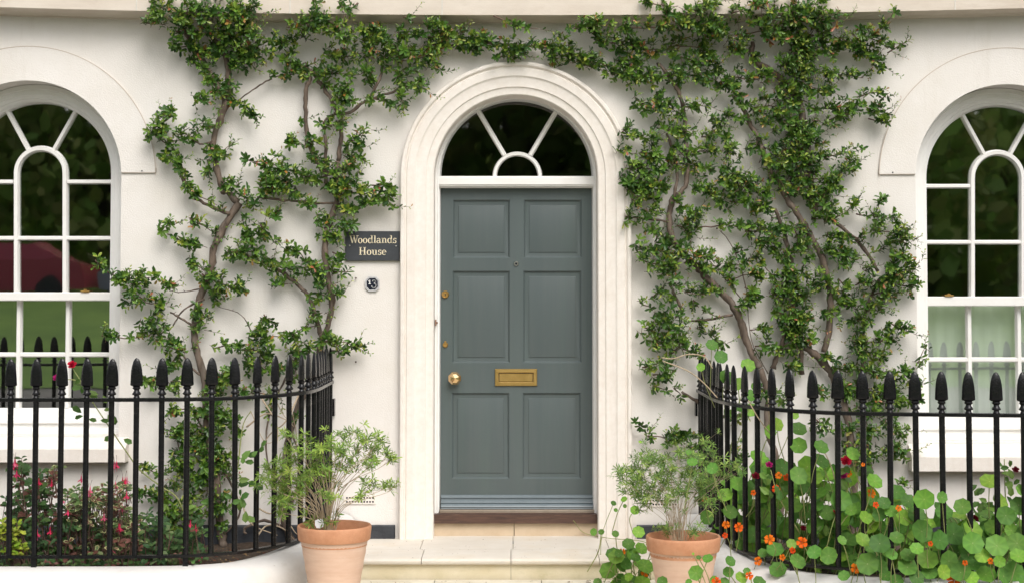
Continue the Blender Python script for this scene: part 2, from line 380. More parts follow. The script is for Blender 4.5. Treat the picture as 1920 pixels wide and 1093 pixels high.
# fanlight
mb = MB(); fx, fz = P(970,331,YD).x, TZ
rin = 42.5/S(YD)
for i in range(24):
    a0, a1 = math.pi*i/24, math.pi*(i+1)/24
    w_ = 9/S(YD); ro, ri = rin+w_/2, rin-w_/2
    def pt(r,a,y): return (fx+r*math.cos(a), y, fz+r*math.sin(a))
    mb.add([pt(ro,a0,.225),pt(ro,a1,.225),pt(ro-.006,a0,.195),pt(ro-.006,a1,.195),pt(ri+.006,a0,.195),pt(ri+.006,a1,.195),pt(ri,a0,.225),pt(ri,a1,.225)],
           [(0,1,3,2),(2,3,5,4),(4,5,7,6)])
for (x0,y0,x1,y1) in ((946,292,896,207),(994,292,1044,207)):
    a = P(x0,y0,YD); b = P(x1,y1,YD); bar(mb, (a.x,a.z), (b.x,b.z), 9.5/S(YD), .193, .226)
fan = mb.build('fanlight', M['wood_white'], house)
mb = MB(); plate(mb, arcpts(GX.x, fz, GR+.01, 0, math.pi, 40), [], .228, .231, False)
mb.build('glass_pane', M['glass_fan'], fan)
# door leaf
def rz(x0,y0,x1,y1,y=YD):
    a = P(x0,y1,y); b = P(x1,y0,y); return (a.x,a.z,b.x,b.z)
panels = [rz(*q) for q in ((849,375,956,484),(982,375,1091,484),(848,508,956,680),(981,508,1090,680),(847,736,955,897),(980,736,1089,897))]
mb = MB()
plate(mb, [(DXC-DHW,dbot-.01),(DXC+DHW,dbot-.01),(DXC+DHW,dtop),(DXC-DHW,dtop)], [[(a,b),(c,b),(c,d),(a,d)] for a,b,c,d in panels], YD, YD+.045)
for a,b,c,d in panels:
    rings = []
    for ins, yy in ((0,YD),(.001,YD+.001),(.008,YD+.0085),(.010,YD+.0125),(.012,YD+.0130),(.034,YD+.0115),(.0352,YD+.0080),(.037,YD+.0075)):
        rings += [(a+ins,yy,b+ins),(c-ins,yy,b+ins),(c-ins,yy,d-ins),(a+ins,yy,d-ins)]
    fs = []; nr = len(rings)//4
    for i in range(nr-1):
        for k in range(4): fs.append((i*4+k, i*4+(k+1)%4, i*4+4+(k+1)%4, i*4+4+k))
    fs.append(tuple((nr-1)*4+k for k in range(4))); mb.add(rings, fs)
door = mb.build('front_door', M['door'], house, angle=20)
# weatherboard at the foot
def prismx(mb, x0, x1, prof):
    n = len(prof); mb.add([(x0,y,z) for y,z in prof]+[(x1,y,z) for y,z in prof], [(i,i+1,i+1+n,i+n) for i in range(n-1)]+[tuple(range(n))[::-1],tuple(range(n,2*n))])
zt = P(960,929,YD-.02).z; zb = P(960,953.5,YD-.04).z; h = zt-zb
mb = MB(); prismx(mb, DXC-DHW+.004, DXC+DHW-.004, [(YD-.001,zt+.004),(YD-.016,zt-.001),(YD-.018,zt-.012),(YD-.010,zt-.017),(YD-.012,zt-.030),(YD-.024,zt-.034),(YD-.026,zt-.040),(YD-.020,zt-.046),(YD-.036,zt-.056),(YD-.040,zb+.012),(YD-.034,zb+.006),(YD-.036,zb),(YD-.001,zb)])
mb.build('weatherboard', M['door_bar'], door, angle=25)
mb = MB(); mb.box((DXC-DHW-.004,YD-.058,P(960,961,YD-.05).z),(DXC+DHW+.004,YD-.001,zb-.003), ch=.003)
mb.build('weather_strip', M['strip'], door)
# brown timber sill and stone riser under it
mb = MB(); a = P(811,964,.06); b = P(1119,980.5,.06)
xs_ = [a.x+(b.x-a.x)*i/30 for i in range(31)]; random.seed(3)
for i in range(30):
    j = .0012
    mb.box((xs_[i],.055+random.random()*.002,b.z),(xs_[i+1],YD+.05,a.z), ch=0)
mb.build('threshold', M['sill_brown'], house)
mb = MB(); jx = P(964,990,.085).x
mb.box((a.x-.01,.085,Z0-.03),(jx-.002,.3,b.z-.002)); mb.box((jx+.002,.085,Z0-.03),(b.x+.02,.3,b.z-.002))
mb.build('threshold_stone', M['back_riser'], house)
# door furniture
c = P(853,708,YD)
mb = MB(); R = .040; vsx = []; rings = [(.016,0),(.016,-.020),(.030,-.026),(.0405,-.040),(.0405,-.050),(.027,-.066)]
for ri_, yy in rings:
    for k in range(8):
        a_ = 2*math.pi*(k+.5)/8; vsx.append((c.x+ri_*math.cos(a_), YD+yy, c.z+ri_*math.sin(a_)))
vsx.append((c.x+.003, YD-.072, c.z+.002)); fs = []
for i in range(len(rings)-1):
    for k in range(8): fs.append((i*8+k, i*8+8+k, i*8+8+(k+1)%8, i*8+(k+1)%8))
for k in range(8): fs.append((40+k, 48, 40+(k+1)%8))
mb.add(vsx, fs); mb.build('door_knob', M['brass_knob'], door)
def disc(mb, cx, cz, prof, n=24):
    vsx = []; fs = []
    for r, y in prof:
        for k in range(n): vsx.append((cx+r*math.cos(2*math.pi*k/n), y, cz+r*math.sin(2*math.pi*k/n)))
    for i in range(len(prof)-1):
        for k in range(n): fs.append((i*n+k, (i+1)*n+k, (i+1)*n+(k+1)%n, i*n+(k+1)%n))
    fs.append(tuple((len(prof)-1)*n+k for k in range(n))); mb.add(vsx, fs)
c = P(835,552,YD); mb = MB(); disc(mb, c.x, c.z, [(.0225,YD),(.0225,YD-.008),(.019,YD-.013),(.0165,YD-.013),(.0155,YD-.010),(.012,YD-.010),(.011,YD-.012)])
lk = mb.build('door_lock', M['brass'], door, angle=30)
mb = MB(); mb.box((c.x-.0018,YD-.0128,c.z-.009),(c.x+.0018,YD-.0118,c.z+.001)); disc(mb, c.x, c.z+.001, [(.0035,YD-.0122),(.0034,YD-.0127)], 10); mb.build('keyhole', M['enamel_b'], lk)
c = P(835,646,YD); mb = MB(); disc(mb, c.x, c.z, [(.016,YD),(.016,YD-.006),(.013,YD-.010),(.006,YD-.010),(.005,YD-.008)]); disc(mb, c.x, c.z+.018, [(.006,YD),(.006,YD-.008),(.004,YD-.010)], 12)
mb.build('door_lock', M['brass'], door, angle=30)
c = P(968,495,YD); mb = MB(); disc(mb, c.x, c.z, [(.015,YD),(.015,YD-.005),(.012,YD-.009),(.008,YD-.009),(.007,YD-.005)])
sp = mb.build('spyhole', M['steel'], door, angle=30)
mb = MB(); disc(mb, c.x, c.z, [(.0065,YD-.0055),(.004,YD-.008)]); mb.build('lens', M['enamel_b'], sp)
x0,z0,x1,z1 = rz(928,691,1007,723)
mb = MB(); rr = [(0,YD),(0,YD-.006),(.003,YD-.011),(.020,YD-.012),(.0235,YD-.009),(.024,YD-.002)]; vsx = []; fs = []
for ins, yy in rr: vsx += [(x0+ins,yy,z0+ins),(x1-ins,yy,z0+ins),(x1-ins,yy,z1-ins),(x0+ins,yy,z1-ins)]
for i in range(len(rr)-1):
    for k in range(4): fs.append((i*4+k, i*4+(k+1)%4, i*4+4+(k+1)%4, i*4+4+k))
mb.add(vsx, fs); lb = mb.build('letterbox', M['brass_dull'], door)
mb = MB(); mb.box((x0+.026,YD-.006,z0+.026),(x1-.026,YD-.002,z1-.027), ch=.002); mb.build('flap', M['brass_dull'], lb)
# chipped strike hole on the left jamb
# ------------------------------------------------ windows
YG = .255
def window(C_, Rw, zbot, px, label_side):
    """px: dict of photo measurements"""
    fr = MB(); sg = S(YG)
    g = P(px['cx'], px['spring'], YG); gr = px['gr']/sg
    zb = P(px['cx'], px['bot_wood'], .15).z
    arch_sweep(fr, C_.x, C_.z, zbot, [(Rw-.003,.31),(Rw-.003,.15),(Rw-.030,.15),(Rw-.034,.160),(Rw-.060,.163),(Rw-.063,.172),(Rw-.082,.176),(Rw-.086,.19),(Rw-.10,.196)], 56)
    arch_sweep(fr, g.x, g.z, zbot, [(gr+.055,.196),(gr+.024,.198),(gr+.020,.206),(gr+.006,.212),(gr+.001,.235),(gr,.27)], 56)
    # bottom frame boards
    zl = P(px['cx'], px['glass_bot'], YG+.05).z
    xl, xr = C_.x-Rw+.004, C_.x+Rw-.004
    z1 = P(px['cx'], px['glass_bot']+19, .20).z; z2 = P(px['cx'], px['glass_bot']+30, .17).z
    fr.box((xl,.182,zbot-.001),(xr,.31,z2+.004), ch=.002); fr.box((xl,.163,z2),(xr,.31,z1-.004), ch=.006); fr.box((xl,.157,(zbot+z2)/2-.012),(xr,.1815,(zbot+z2)/2+.006), ch=.004)
    fr.box((xl,.125,zbot-.001),(xr,.1645,zbot+.028), ch=.006)
    win = fr.build('window', M['wood_white'], house, angle=25)
    # upper sash
    yf, yb = .222, .272
    b_ = MB()
    def V(pxx, y0, y1, wd, m=b_, a=yf, b=yb):
        p0 = P(pxx, y0, YG); p1 = P(pxx, y1, YG); bar(m, (p0.x,p0.z), (p1.x,p1.z), wd/sg, a, b)
    def H(yy, x0, x1, wd, m=b_, a=yf, b=yb):
        p0 = P(x0, yy, YG); p1 = P(x1, yy, YG); bar(m, (p0.x,p0.z), (p1.x,p1.z), wd/sg, a, b)
    lx0, lx1 = px['legs']; e0, e1 = px['cx']-px['gr']-8, px['cx']+px['gr']+8
    V(lx0, px['spring']-2, px['meet'][0]+1, 11.5); V(lx1, px['spring']-2, px['meet'][0]+1, 11.5)
    for yy in px['h_up']:
        if yy == px['h_up'][0]:
            H(yy, e0, lx0-5, 8.5, a=yf+.002, b=yb-.002); H(yy, lx1+5, e1, 8.5, a=yf+.002, b=yb-.002)
        else: H(yy, e0, e1, 8.5, a=yf+.002, b=yb-.002)
    # inner arch of the sash
    cc = P((lx0+lx1)/2, px['spring']-2, YG); rm = (lx1-lx0)/2/sg; hw = 5.8/sg
    for i in range(28):
        a0, a1 = math.pi*i/28, math.pi*(i+1)/28
        q = lambda r,a,y: (cc.x+r*math.cos(a), y, cc.z+r*math.sin(a))
        ro, ri = rm+hw, rm-hw; ym = yf+.022
        b_.add([q(ro,a0,yb),q(ro,a1,yb),q(ro,a0,ym),q(ro,a1,ym),q(ro-hw*.45,a0,yf),q(ro-hw*.45,a1,yf),q(ri+hw*.45,a0,yf),q(ri+hw*.45,a1,yf),q(ri,a0,ym),q(ri,a1,ym),q(ri,a0,yb),q(ri,a1,yb)],
               [(0,1,3,2),(2,3,5,4),(4,5,7,6),(6,7,9,8),(8,9,11,10)])
    for s_ in (-1, 1):
        a_ = math.radians(90+s_*29)
        p0 = (cc.x+rm*math.cos(a_), cc.z+rm*math.sin(a_)); aa = math.radians(90+s_*28.5); p1 = (g.x+(gr+.02)*math.cos(aa), g.z+(gr+.02)*math.sin(aa))
        bar(b_, p0, p1, 9.5/sg, yf+.003, yb-.003)
    # meeting rail
    pa = P(e0-6, px['meet'][1], YG-.03); pb = P(e1+6, px['meet'][0], YG-.03)
    b_.box((pa.x,.212,pa.z),(pb.x,.285,pb.z), ch=.005)
    sash = b_.build('sash', M['wood_white'], win, angle=25)
    # lower sash
    lo = MB(); yl = .295; sl_ = S(YG+.05); yf2, yb2 = .270, .318
    l0 = P(px['lo_l'], 600, yl).x; l1 = P(px['lo_r'], 600, yl).x
    zt_ = P(960, px['meet'][1]-6, yl).z; zb_ = zl
    zbb = P(960, px['glass_bot']+20, yl).z
    lo.box((l0-.045,yf2,zbb),(l0,yb2,zt_), ch=.008); lo.box((l1,yf2,zbb),(l1+.045,yb2,zt_), ch=.008)
    lo.box((l0+.001,yf2+.001,zbb),(l1-.001,yb2,zb_), ch=.008)
    for xx in px['lo_v']:
        p0 = P(xx, 620, yl).x; bar(lo, (p0, zt_), (p0, zb_), 11/sl_, yf2+.003, yb2-.003)
    zz = P(960, px['lo_h'], yl).z; bar(lo, (l0, zz), (l1, zz), 9/sl_, yf2+.005, yb2-.005)
    lo.build('sash', M['wood_white'], win, angle=25)
    # stop beads beside the lower sash
    # glass
    gm = MB(); plate(gm, [(cx_, z_) for cx_, z_ in ([(g.x-gr-.01, P(960,px['meet'][0]+4,YG).z)]+arcpts(g.x,g.z,gr+.01,math.pi,0,40)+[(g.x+gr+.01, P(960,px['meet'][0]+4,YG).z)])], [], .2475, .250, False)
    # lean the upper pane back a hair, as old sashes do
    zc = g.z-.3
    gm.v = [(x, y+(z-zc)*px['lean'], z) for x,y,z in gm.v]
    gm.build('glass_pane', M['glass'], win)
    gm = MB(); plate(gm, [(l0-.01,zb_-.01),(l1+.01,zb_-.01),(l1+.01,zt_),(l0-.01,zt_)], [], .298, .30, False)
    gm.build('glass_pane', M['glass'], win)
    # sill
    s_ = MB(); ze = P(960, px['sill'][2], -.09).z; zm = P(960, px['sill'][1], -.09).z; zt2 = zbot+.004
    xa, xb = C_.x-Rw-.062, C_.x+Rw+.062
    prismx(s_, xa, xb, [(.124,zt2),(.0,zt2-.008),(-.088,zm+.004),(-.094,zm-.002),(-.094,ze+.004),(-.090,ze),(-.062,ze+.003),(-.058,ze+.010),(-.045,ze+.010),(-.041,ze+.001),(0,ze+.001)])
    s_.build('window_sill', M['surround'], win, angle=25)
    # sash lift
    for xx in px['lifts']:
        c_ = P(xx, px['meet'][0]-2, .215); m2 = MB(); m2.box((c_.x-.026,.20,c_.z-.004),(c_.x+.026,.222,c_.z+.004), ch=.003); m2.box((c_.x-.008,.205,c_.z+.003),(c_.x+.008,.222,c_.z+.012), ch=.003)
        m2.build('sash_fastener', M['brass'], win)
    return g, gr, l0, l1, zb_, zt_
lp = dict(cx=78, spring=327, gr=132, legs=(32.5,123.5), h_up=(342,447.5), meet=(548,564), glass_bot=764, bot_wood=817, lo_l=-58, lo_r=213, lo_v=(36.5,128.5), lo_h=664.5, sill=(818,841,867), lifts=(458,), lean=.002)
lp['lifts'] = (160,)
rp = dict(cx=1870, spring=336, gr=135, legs=(1821.5,1915.5), h_up=(350,455), meet=(556,574), glass_bot=776, bot_wood=829, lo_l=1729, lo_r=2000, lo_v=(1816,1909), lo_h=674, sill=(830,856,884), lifts=(1779,), lean=.002)
Lw = window(LC, RO, LBOT, lp, 'left'); Rw_ = window(RC, RO*174/178, RBOT, rp, 'right')
# dark rooms behind the glazing
for nm, (xa,xb,za,zb2) in dict(l=(LC.x-1.2,LC.x+1.0,.3,3.1), r=(RC.x-1.0,RC.x+1.2,.3,3.1), h=(-.75,.8,.0,3.1)).items():
    mb = MB(); x0,x1,y0,y1 = xa,xb,.34,3.6
    mb.add([(x0,y0,za),(x1,y0,za),(x1,y1,za),(x0,y1,za),(x0,y0,zb2),(x1,y0,zb2),(x1,y1,zb2),(x0,y1,zb2)], [(0,1,2,3),(7,6,5,4),(1,5,6,2),(2,6,7,3),(3,7,4,0)])
    mb.build('room', M['room'], house)
# pale sheer blind behind the lower sash on the right
mb = MB(); g, gr, l0, l1, za, zb2 = Rw_
n = 60; vsx = []
for i in range(n+1):
    x = l0-.03+(l1-l0+.06)*i/n; y = .36+.006*math.sin(i*1.3)+.004*math.sin(i*.47)
    vsx += [(x,y,za-.05),(x,y,zb2-.01)]
mb.add(vsx, [(2*i,2*i+2,2*i+3,2*i+1) for i in range(n)]); mb.build('window_blind', M['sheer'], house, smooth=True)
# air vents
for cxp, cyp, wpx in ((675,936,60),(1243,941,58)):
    a = P(cxp-wpx/2,cyp+8,0); b = P(cxp+wpx/2,cyp-8,0); mb = MB(); holes = []
    for r_ in range(2):
        for k in range(10):
            hx = a.x+.009+(b.x-a.x-.018)*(k+.5)/10; hz = P(960,cyp-3.6+r_*7.4).z; hh = .0053
            holes.append([(hx-hh,hz-hh),(hx+hh,hz-hh),(hx+hh,hz+hh),(hx-hh,hz+hh)])
    plate(mb, [(a.x,a.z),(b.x,a.z),(b.x,b.z),(a.x,b.z)], holes, -.008, .0)
    v = mb.build('air_vent', M['surround'], house)
    mb = MB(); mb.box((a.x+.004,-.0025,a.z+.004),(b.x-.004,-.001,b.z-.004)); mb.build('vent_backing', M['enamel_b'], v)
# rusty strike marks on the left jamb
mb = MB(); c = P(816,605,-.01)
mb.box((c.x-.004,.05,c.z-.018),(c.x+.001,.121,c.z+.018)); mb.box((c.x-.002,.108,c.z-.006),(c.x+.010,.1185,c.z+.004), ch=.002)
mb.build('strike_plate', mat('rusty_iron', (.25,.13,.08), (.38,.25,.18), 60, .8), house)
# ------------------------------------------------ steps
steps = empty('stone_step', (0,-.3,0)); tag(steps, 'pale limestone doorstep with rounded nosing below the front door', 'step')
YN = PZ(960,1047,Z0).y
mb = MB(); jl = [-1.05, P(790,1040,YN).x, P(958,1040,YN).x, P(1124,1040,YN).x, 1.08]
yj = PZ(960,1029,Z0).y
for i in range(4):
    a, b = jl[i]+.0018, jl[i+1]-.0018
    prismx(mb, a, b, [(yj-.0018,Z0),(YN+.02,Z0),(YN+.008,Z0-.003),(YN,Z0-.012),(YN,Z0-.020),(YN+.006,Z0-.030),(YN+.016,Z0-.034),(yj-.0018,Z0-.034)])
jb = [-1.05, -.52, P(962,1018,-.3).x, .55, 1.08]
for i in range(4): mb.box((jb[i]+.0018,yj+.0018,Z0-.034),(jb[i+1]-.0018,.084,Z0))
mb.v = [(x,y+.3,z) for x,y,z in mb.v]; mb.build('tread', M['step'], steps, angle=35)
mb = MB(); jr = [-1.05, P(958,1065,YN).x, 1.08]
for i in range(2): mb.box((jr[i]+.001,YN+.03,-.01),(jr[i+1]-.001,.0,Z0-.0345))
mb.v = [(x,y+.3,z) for x,y,z in mb.v]; mb.build('riser', M['riser'], steps)
# ------------------------------------------------ low walls and beds
def catmull(pts, n=14):
    pts = [Vector(p) for p in pts]; out = []
    q = [pts[0]*2-pts[1]]+pts+[pts[-1]*2-pts[-2]]
    for i in range(1, len(q)-2):
        for k in range(n):
            t = k/n; a,b,c,d = q[i-1],q[i],q[i+1],q[i+2]
            out.append(.5*((2*b)+(c-a)*t+(2*a-5*b+4*c-d)*t*t+(3*b-a-3*c+d)*t**3))
    out.append(pts[-1]); return out
FL = catmull([(-1.073,-.02),(-1.073,-.40),(-1.074,-.74),(-1.10,-1.0),(-1.185,-1.22),(-1.34,-1.42),(-1.56,-1.54),(-1.85,-1.58),(-2.4,-1.585),(-3.1,-1.585),(-4.2,-1.585)])
FR = catmull([(1.108,-.02),(1.108,-.40),(1.108,-.68),(1.125,-1.0),(1.185,-1.28),(1.30,-1.52),(1.46,-1.70),(1.68,-1.80),(2.1,-1.87),(2.7,-1.95),(3.3,-2.03),(4.2,-2.15)])
def offset(path, d):
    out = []
    for i, p in enumerate(path):
        t = path[min(i+1,len(path)-1)]-path[max(i-1,0)]; t.normalize(); out.append(p+Vector((-t.y,t.x))*d)
    return out
for path, sgn, zc, lab in ((FL, 1, .215, 'white painted low wall curving under the left-hand railing'), (FR, -1, .205, 'white painted low wall curving under the right-hand railing')):
    mb = MB(); prof = [(-.05,-.05),(-.05,zc-.012),(-.035,zc-.002),(-.01,zc+.003),(.07,zc-.004),(.115,zc-.018),(.15,zc-.05),(.165,zc-.09),(.172,-.05)]
    rings = []
    for d_, z_ in prof:
        rings.append([(p.x,p.y,z_+(.055*max(0,min(1,(p.y+1.45)/.5)) if z_ > 0 else 0)) for p in offset(path, d_*sgn)])
    m_ = len(path); fs = []
    for i in range(len(prof)-1):
        for k in range(m_-1):
            f = (i*m_+k, i*m_+k+1, (i+1)*m_+k+1, (i+1)*m_+k); fs.append(f if sgn > 0 else f[::-1])
    mb.add([v for r in rings for v in r], fs)
    o = mb.build('low_wall', M['curb'], None, smooth=True); tag(o, lab, 'wall')
for path, nm in ((FL,'l'), (FR,'r')):
    mb = MB(); random.seed(5); rows = []
    N1 = 60; N2 = 26
    sg_ = -1 if nm == 'l' else 1
    x_in = 1.08; x_out = 4.2
    for i in range(N1+1):
        x = x_in+(x_out-x_in)*i/N1
        # y of fence at this x
        ys = [p.y for p in path if abs(p.x) <= x+.02]; yf_ = min(ys) if ys else -.02
        row = []
        for j in range(N2+1):
            t = j/N2; y = -.0+(yf_+.03)*t
            z = .085+.10*t**1.5+.012*math.sin(x*9+j)+random.uniform(-.006,.006)
            row.append((sg_*x, y, z))
        rows.append(row)
    vsx = [v for r in rows for v in r]; fs = []
    for i in range(N1):
        for j in range(N2):
            a = i*(N2+1)+j; f = (a,a+1,a+N2+2,a+N2+1); fs.append(f if sg_ < 0 else f[::-1])
    mb.add(vsx, fs); o = mb.build('soil_bed', M['soil'], None, smooth=True); o['kind'] = 'structure'
# ------------------------------------------------ railings
def along(path, step, start):
    out = []; acc = -start; 
    for a, b in zip(path, path[1:]):
        L_ = (b-a).length; t0 = 0
        while acc + (L_-t0) >= 0 if False else False: pass
        d0 = -acc
        while d0 <= L_:
            t = (b-a).normalized(); out.append((a+t*d0, t)); d0 += step
        acc = L_-d0; 
        acc = acc
    return out
def sample(path, step, start):
    cum = [0]
    for a, b in zip(path, path[1:]): cum.append(cum[-1]+(b-a).length)
    s = start; out = []; i = 0
    while s < cum[-1]:
        while cum[i+1] < s: i += 1
        t = (path[i+1]-path[i]).normalized(); out.append((path[i]+t*(s-cum[i]), t)); s += step
    return out
fin_prof = [(.015,0),(.016,.003),(.013,.010),(.0125,.014),(.020,.017),(.0225,.022),(.019,.026),(.014,.034),(.0125,.041),(.0185,.046),(.0205,.051),(.0165,.055),(.018,.058),(.0275,.062),(.0300,.066),(.0292,.082),(.0280,.110),(.0258,.137),(.0218,.160),(.0160,.180),(.0090,.192),(.002,.197)]
rnd_ = random.uniform
def railing(path, zt, zb, step, start, label, legs, slope=0):
    root = empty('iron_railing', (path[0].x, path[0].y, 0)); tag(root, label, 'railing')
    inv = root.matrix_world.inverted(); off = Vector(root.location)
    def rail(z, hw, hh, nm, pth):
        mb = MB(); prof = [(-hw,-hh),(hw,-hh),(hw+.001,0),(hw,hh),(0,hh+.002),(-hw,hh),(-hw-.001,0)]
        rings = []
        for d_, z_ in prof: rings.append([(p.x-off.x,p.y-off.y,z+z_) for p in offset(pth, d_)])
        m_ = len(pth); fs = []; n_ = len(prof)
        for i in range(n_):
            for k in range(m_-1): fs.append((i*m_+k, i*m_+k+1, ((i+1)%n_)*m_+k+1, ((i+1)%n_)*m_+k))
        mb.add([v for r in rings for v in r], fs); mb.build(nm, M['iron'], root, angle=40)
    rail(zt, .0185, .0085, 'top_rail', path); rail(zb, .016, .007, 'bottom_rail', path)
    posts = sample(path, step, start); first = None
    for i, (p, t) in enumerate(posts):
        ang = math.atan2(t.y, t.x)
        if first is None:
            mb = MB(); mb.lathe((0,0,0), [(.0142,zb+.006),(.0142,zt-.010),(.016,zt-.009),(.016,zt-.0076)], 12)
            po = mb.build('railing_post', M['iron'], root, angle=40)
            mf = MB(); mf.lathe((0,0,0), [(r,z) for r,z in fin_prof[:13]], 16)
            mf.lathe((0,0,0), [(r,z) for r,z in fin_prof[12:]], 8, sx=1.04, sy=.5, rot=0)
            fo = mf.build('finial', M['iron'], po, angle=33); fo.location = (0,0,zt+.008)
            first = (po, fo)
        else:
            po = first[0].copy(); link(po, root); fo = first[1].copy(); link(fo, po); fo.parent = po
        po.location = (p.x-off.x, p.y-off.y, 0); po.rotation_euler = (rnd_(-.004,.004),rnd_(-.004,.004),ang+rnd_(-.06,.06)); fo.scale = (rnd_(.97,1.03),1,rnd_(.985,1.01)); fo.rotation_euler = (rnd_(-.012,.012),rnd_(-.015,.015),0)
    for k in legs:
        p = posts[k][0]; mb = MB(); mb.box((p.x-.013-off.x,p.y-.010-off.y,.17),(p.x+.013-off.x,p.y+.010-off.y,zb-.0075)); mb.build('stay', M['iron'], root)
    # fixing bracket on the wall end
    p = path[0]; mb = MB(); s_ = 1 if p.x < 0 else -1
    mb.box((p.x+s_*.014-off.x,-.06-off.y,P(620,778).z),(p.x+s_*.026-off.x,-.002-off.y,P(620,746).z), ch=.001)
    mb.build('bracket', M['iron'], root)
    return posts
random.seed(1)
ztL = P(100,749,-1.585).z; zbL = P(100,1043,-1.585).z
postsL = railing(FL, ztL, zbL, .1235, .05, 'black iron railing with spear tops round the left flower bed', (14,20,26))
ztR = P(1700,777,-1.87).z; zbR = P(1516,1064,-1.76).z
postsR = railing(FR, ztR, zbR, .1235, .05, 'black iron railing with spear tops round the nasturtium bed on the right', (13,17,22))
# ------------------------------------------------ things fixed to the wall: sign and number
def glyph(mb, ch, x, z, h, y0, y1):
    """serif letters from strokes; h = cap height; returns advance"""
    th, tn, xh = .15*h, .065*h, .64*h
    def q(a, b, c, d):   # box
        mb.box((x+a*h, y0, z+b*h), (x+c*h, y1, z+d*h))
    def serif(cx, zz, w_=.17): q(cx-w_, zz, cx+w_, zz+.055)
    def slant(x0, z0, x1, z1, w_):
        mb.add([(x+(x0-w_/2)*h,y0,z+z0*h),(x+(x0+w_/2)*h,y0,z+z0*h),(x+(x1+w_/2)*h,y0,z+z1*h),(x+(x1-w_/2)*h,y0,z+z1*h)], [(0,1,2,3)])
    def ring(cx, cz, rx, rz_, a0=0, a1=360, tv=.15, thn=.055, n=20):
        vsx = []; fs = []
        for i in range(n+1):
            a = math.radians(a0+(a1-a0)*i/n); ca, sa = math.cos(a), math.sin(a)
            t_ = thn+(tv-thn)*abs(ca)
            vsx += [(x+(cx+rx*ca)*h,y0,z+(cz+rz_*sa)*h),(x+(cx+(rx-t_)*ca)*h,y0,z+(cz+(rz_-t_*.9)*sa)*h)]
        for i in range(n): fs.append((2*i,2*i+1,2*i+3,2*i+2))
        mb.add(vsx, fs)
    if ch == 'W':
        slant(.14,1,.40,0,.15); slant(.40,0,.60,.92,.06); slant(.56,1,.80,0,.15); slant(.80,0,1.04,1,.06); serif(.14,.945,.15); serif(.56,.945,.14); serif(1.04,.945,.14); return 1.08*h
    if ch == 'H':
        q(.14,0,.29,1); q(.66,0,.81,1); q(.29,.47,.66,.53)
        for c_ in (.215,.735): serif(c_,0); serif(c_,.945)
        return .98*h
    if ch == 'o': ring(.30,.32,.29,.34); return .62*h
    if ch == 'd': ring(.30,.32,.28,.34); q(.46,0,.60,1.02); q(.36,.965,.60,1.02); q(.46,0,.70,.055); return .72*h
    if ch == 'l': q(.12,0,.26,1.02); q(.02,.965,.26,1.02); serif(.19,0,.16); return .38*h
    if ch == 'a':
        ring(.24,.19,.23,.20,40,320,.13,.05); q(.37,.04,.50,.50); ring(.27,.46,.23,.20,0,160,.12,.06,12); q(.37,0,.60,.055); q(.24,.34,.40,.385); return .64*h
    if ch == 'n':
        q(.10,0,.24,.66); q(.0,.61,.24,.66); ring(.36,.40,.24,.26,0,150,.14,.055,12); q(.46,0,.60,.42); serif(.17,0,.14); serif(.53,0,.14); return .72*h
    if ch == 'u':
        q(.10,.2,.24,.66); q(.0,.61,.24,.66); ring(.34,.24,.24,.26,180,330,.14,.055,12); q(.46,0,.60,.66); q(.36,.61,.60,.66); q(.46,0,.70,.05); return .74*h
    if ch == 's':
        ring(.25,.48,.19,.19,20,250,.12,.06,12); ring(.25,.18,.21,.20,-160,75,.12,.06,12); q(.04,0,.08,.2); q(.40,.46,.44,.66); return .50*h
    if ch == 'e':
        ring(.29,.32,.28,.34,0,315,.14,.055,18); q(.10,.33,.55,.385); return .60*h
    return .3*h
YS = -.022
a = P(647,489.5,YS); b = P(749.5,434,YS)
sg = empty('name_sign', ((a.x+b.x)/2, YS, (a.z+b.z)/2)); tag(sg, 'black slate sign reading Woodlands House screwed to the wall beside the door', 'sign')
def local(mb, root):
    o = root.location; mb.v = [(v[0]-o.x, v[1]-o.y, v[2]-o.z) for v in mb.v]; return mb
mb = MB(); mb.box((a.x,YS,a.z),(b.x,-.001,b.z), ch=.003); local(mb, sg).build('slate_panel', M['slate'], sg)
mb = MB()
def word(txt, px0, px1, pyb, pyt):
    p0 = P(px0,pyb,YS); p1 = P(px1,pyt,YS); h = (p1.z-p0.z)
    tmp = MB(); adv = sum(glyph(tmp, c, 0, 0, h, 0, .001) for c in txt); k = (p1.x-p0.x)/adv
    t2 = MB(); x = 0
    for c in txt: x += glyph(t2, c, x, 0, h, YS-.0015, YS-.0003)
    mb.add([(p0.x+v[0]*k, v[1], p0.z+v[2]) for v in t2.v], t2.f)
word('Woodlands', 655, 744, 456.5, 442); word('House', 672.5, 725, 478.5, 464)
local(mb, sg).build('lettering', M['cream'], sg)
for q_ in ((742.5,462),(655.5,461)):
    c = P(*q_,YS); mb = MB(); disc(mb, c.x, c.z, [(.0048,YS),(.004,YS-.003),(.002,YS-.004)], 12); local(mb, sg).build('screw', M['steel'], sg)
c = P(698,532.5,-.012); nb = empty('number_plaque', (c.x,-.012,c.z)); tag(nb, 'small octagonal black and white number 13 plaque on the wall below the name sign', 'house number')
def octo(r, cut): return [(-r,-r+cut),(-r+cut,-r),(r-cut,-r),(r,-r+cut),(r,r-cut),(r-cut,r),(-r+cut,r),(-r,r-cut)]
R_ = .0415
def sc_(l, k=1.0): return [(x, z*1.05) for x, z in l]
mb = MB(); plate(mb, sc_(octo(R_,.020)), [], 0, .011); mb.build('plate', M['enamel_b'], nb)
mb = MB(); plate(mb, sc_(octo(R_-.0005,.020)), [sc_(octo(R_-.0035,.0188))[::-1]], -.001, .0, False); plate(mb, sc_(octo(R_-.0058,.0178)), [sc_(octo(R_-.0082,.0168))[::-1]], -.0012, 0, False); mb.build('border', M['enamel_w'], nb)
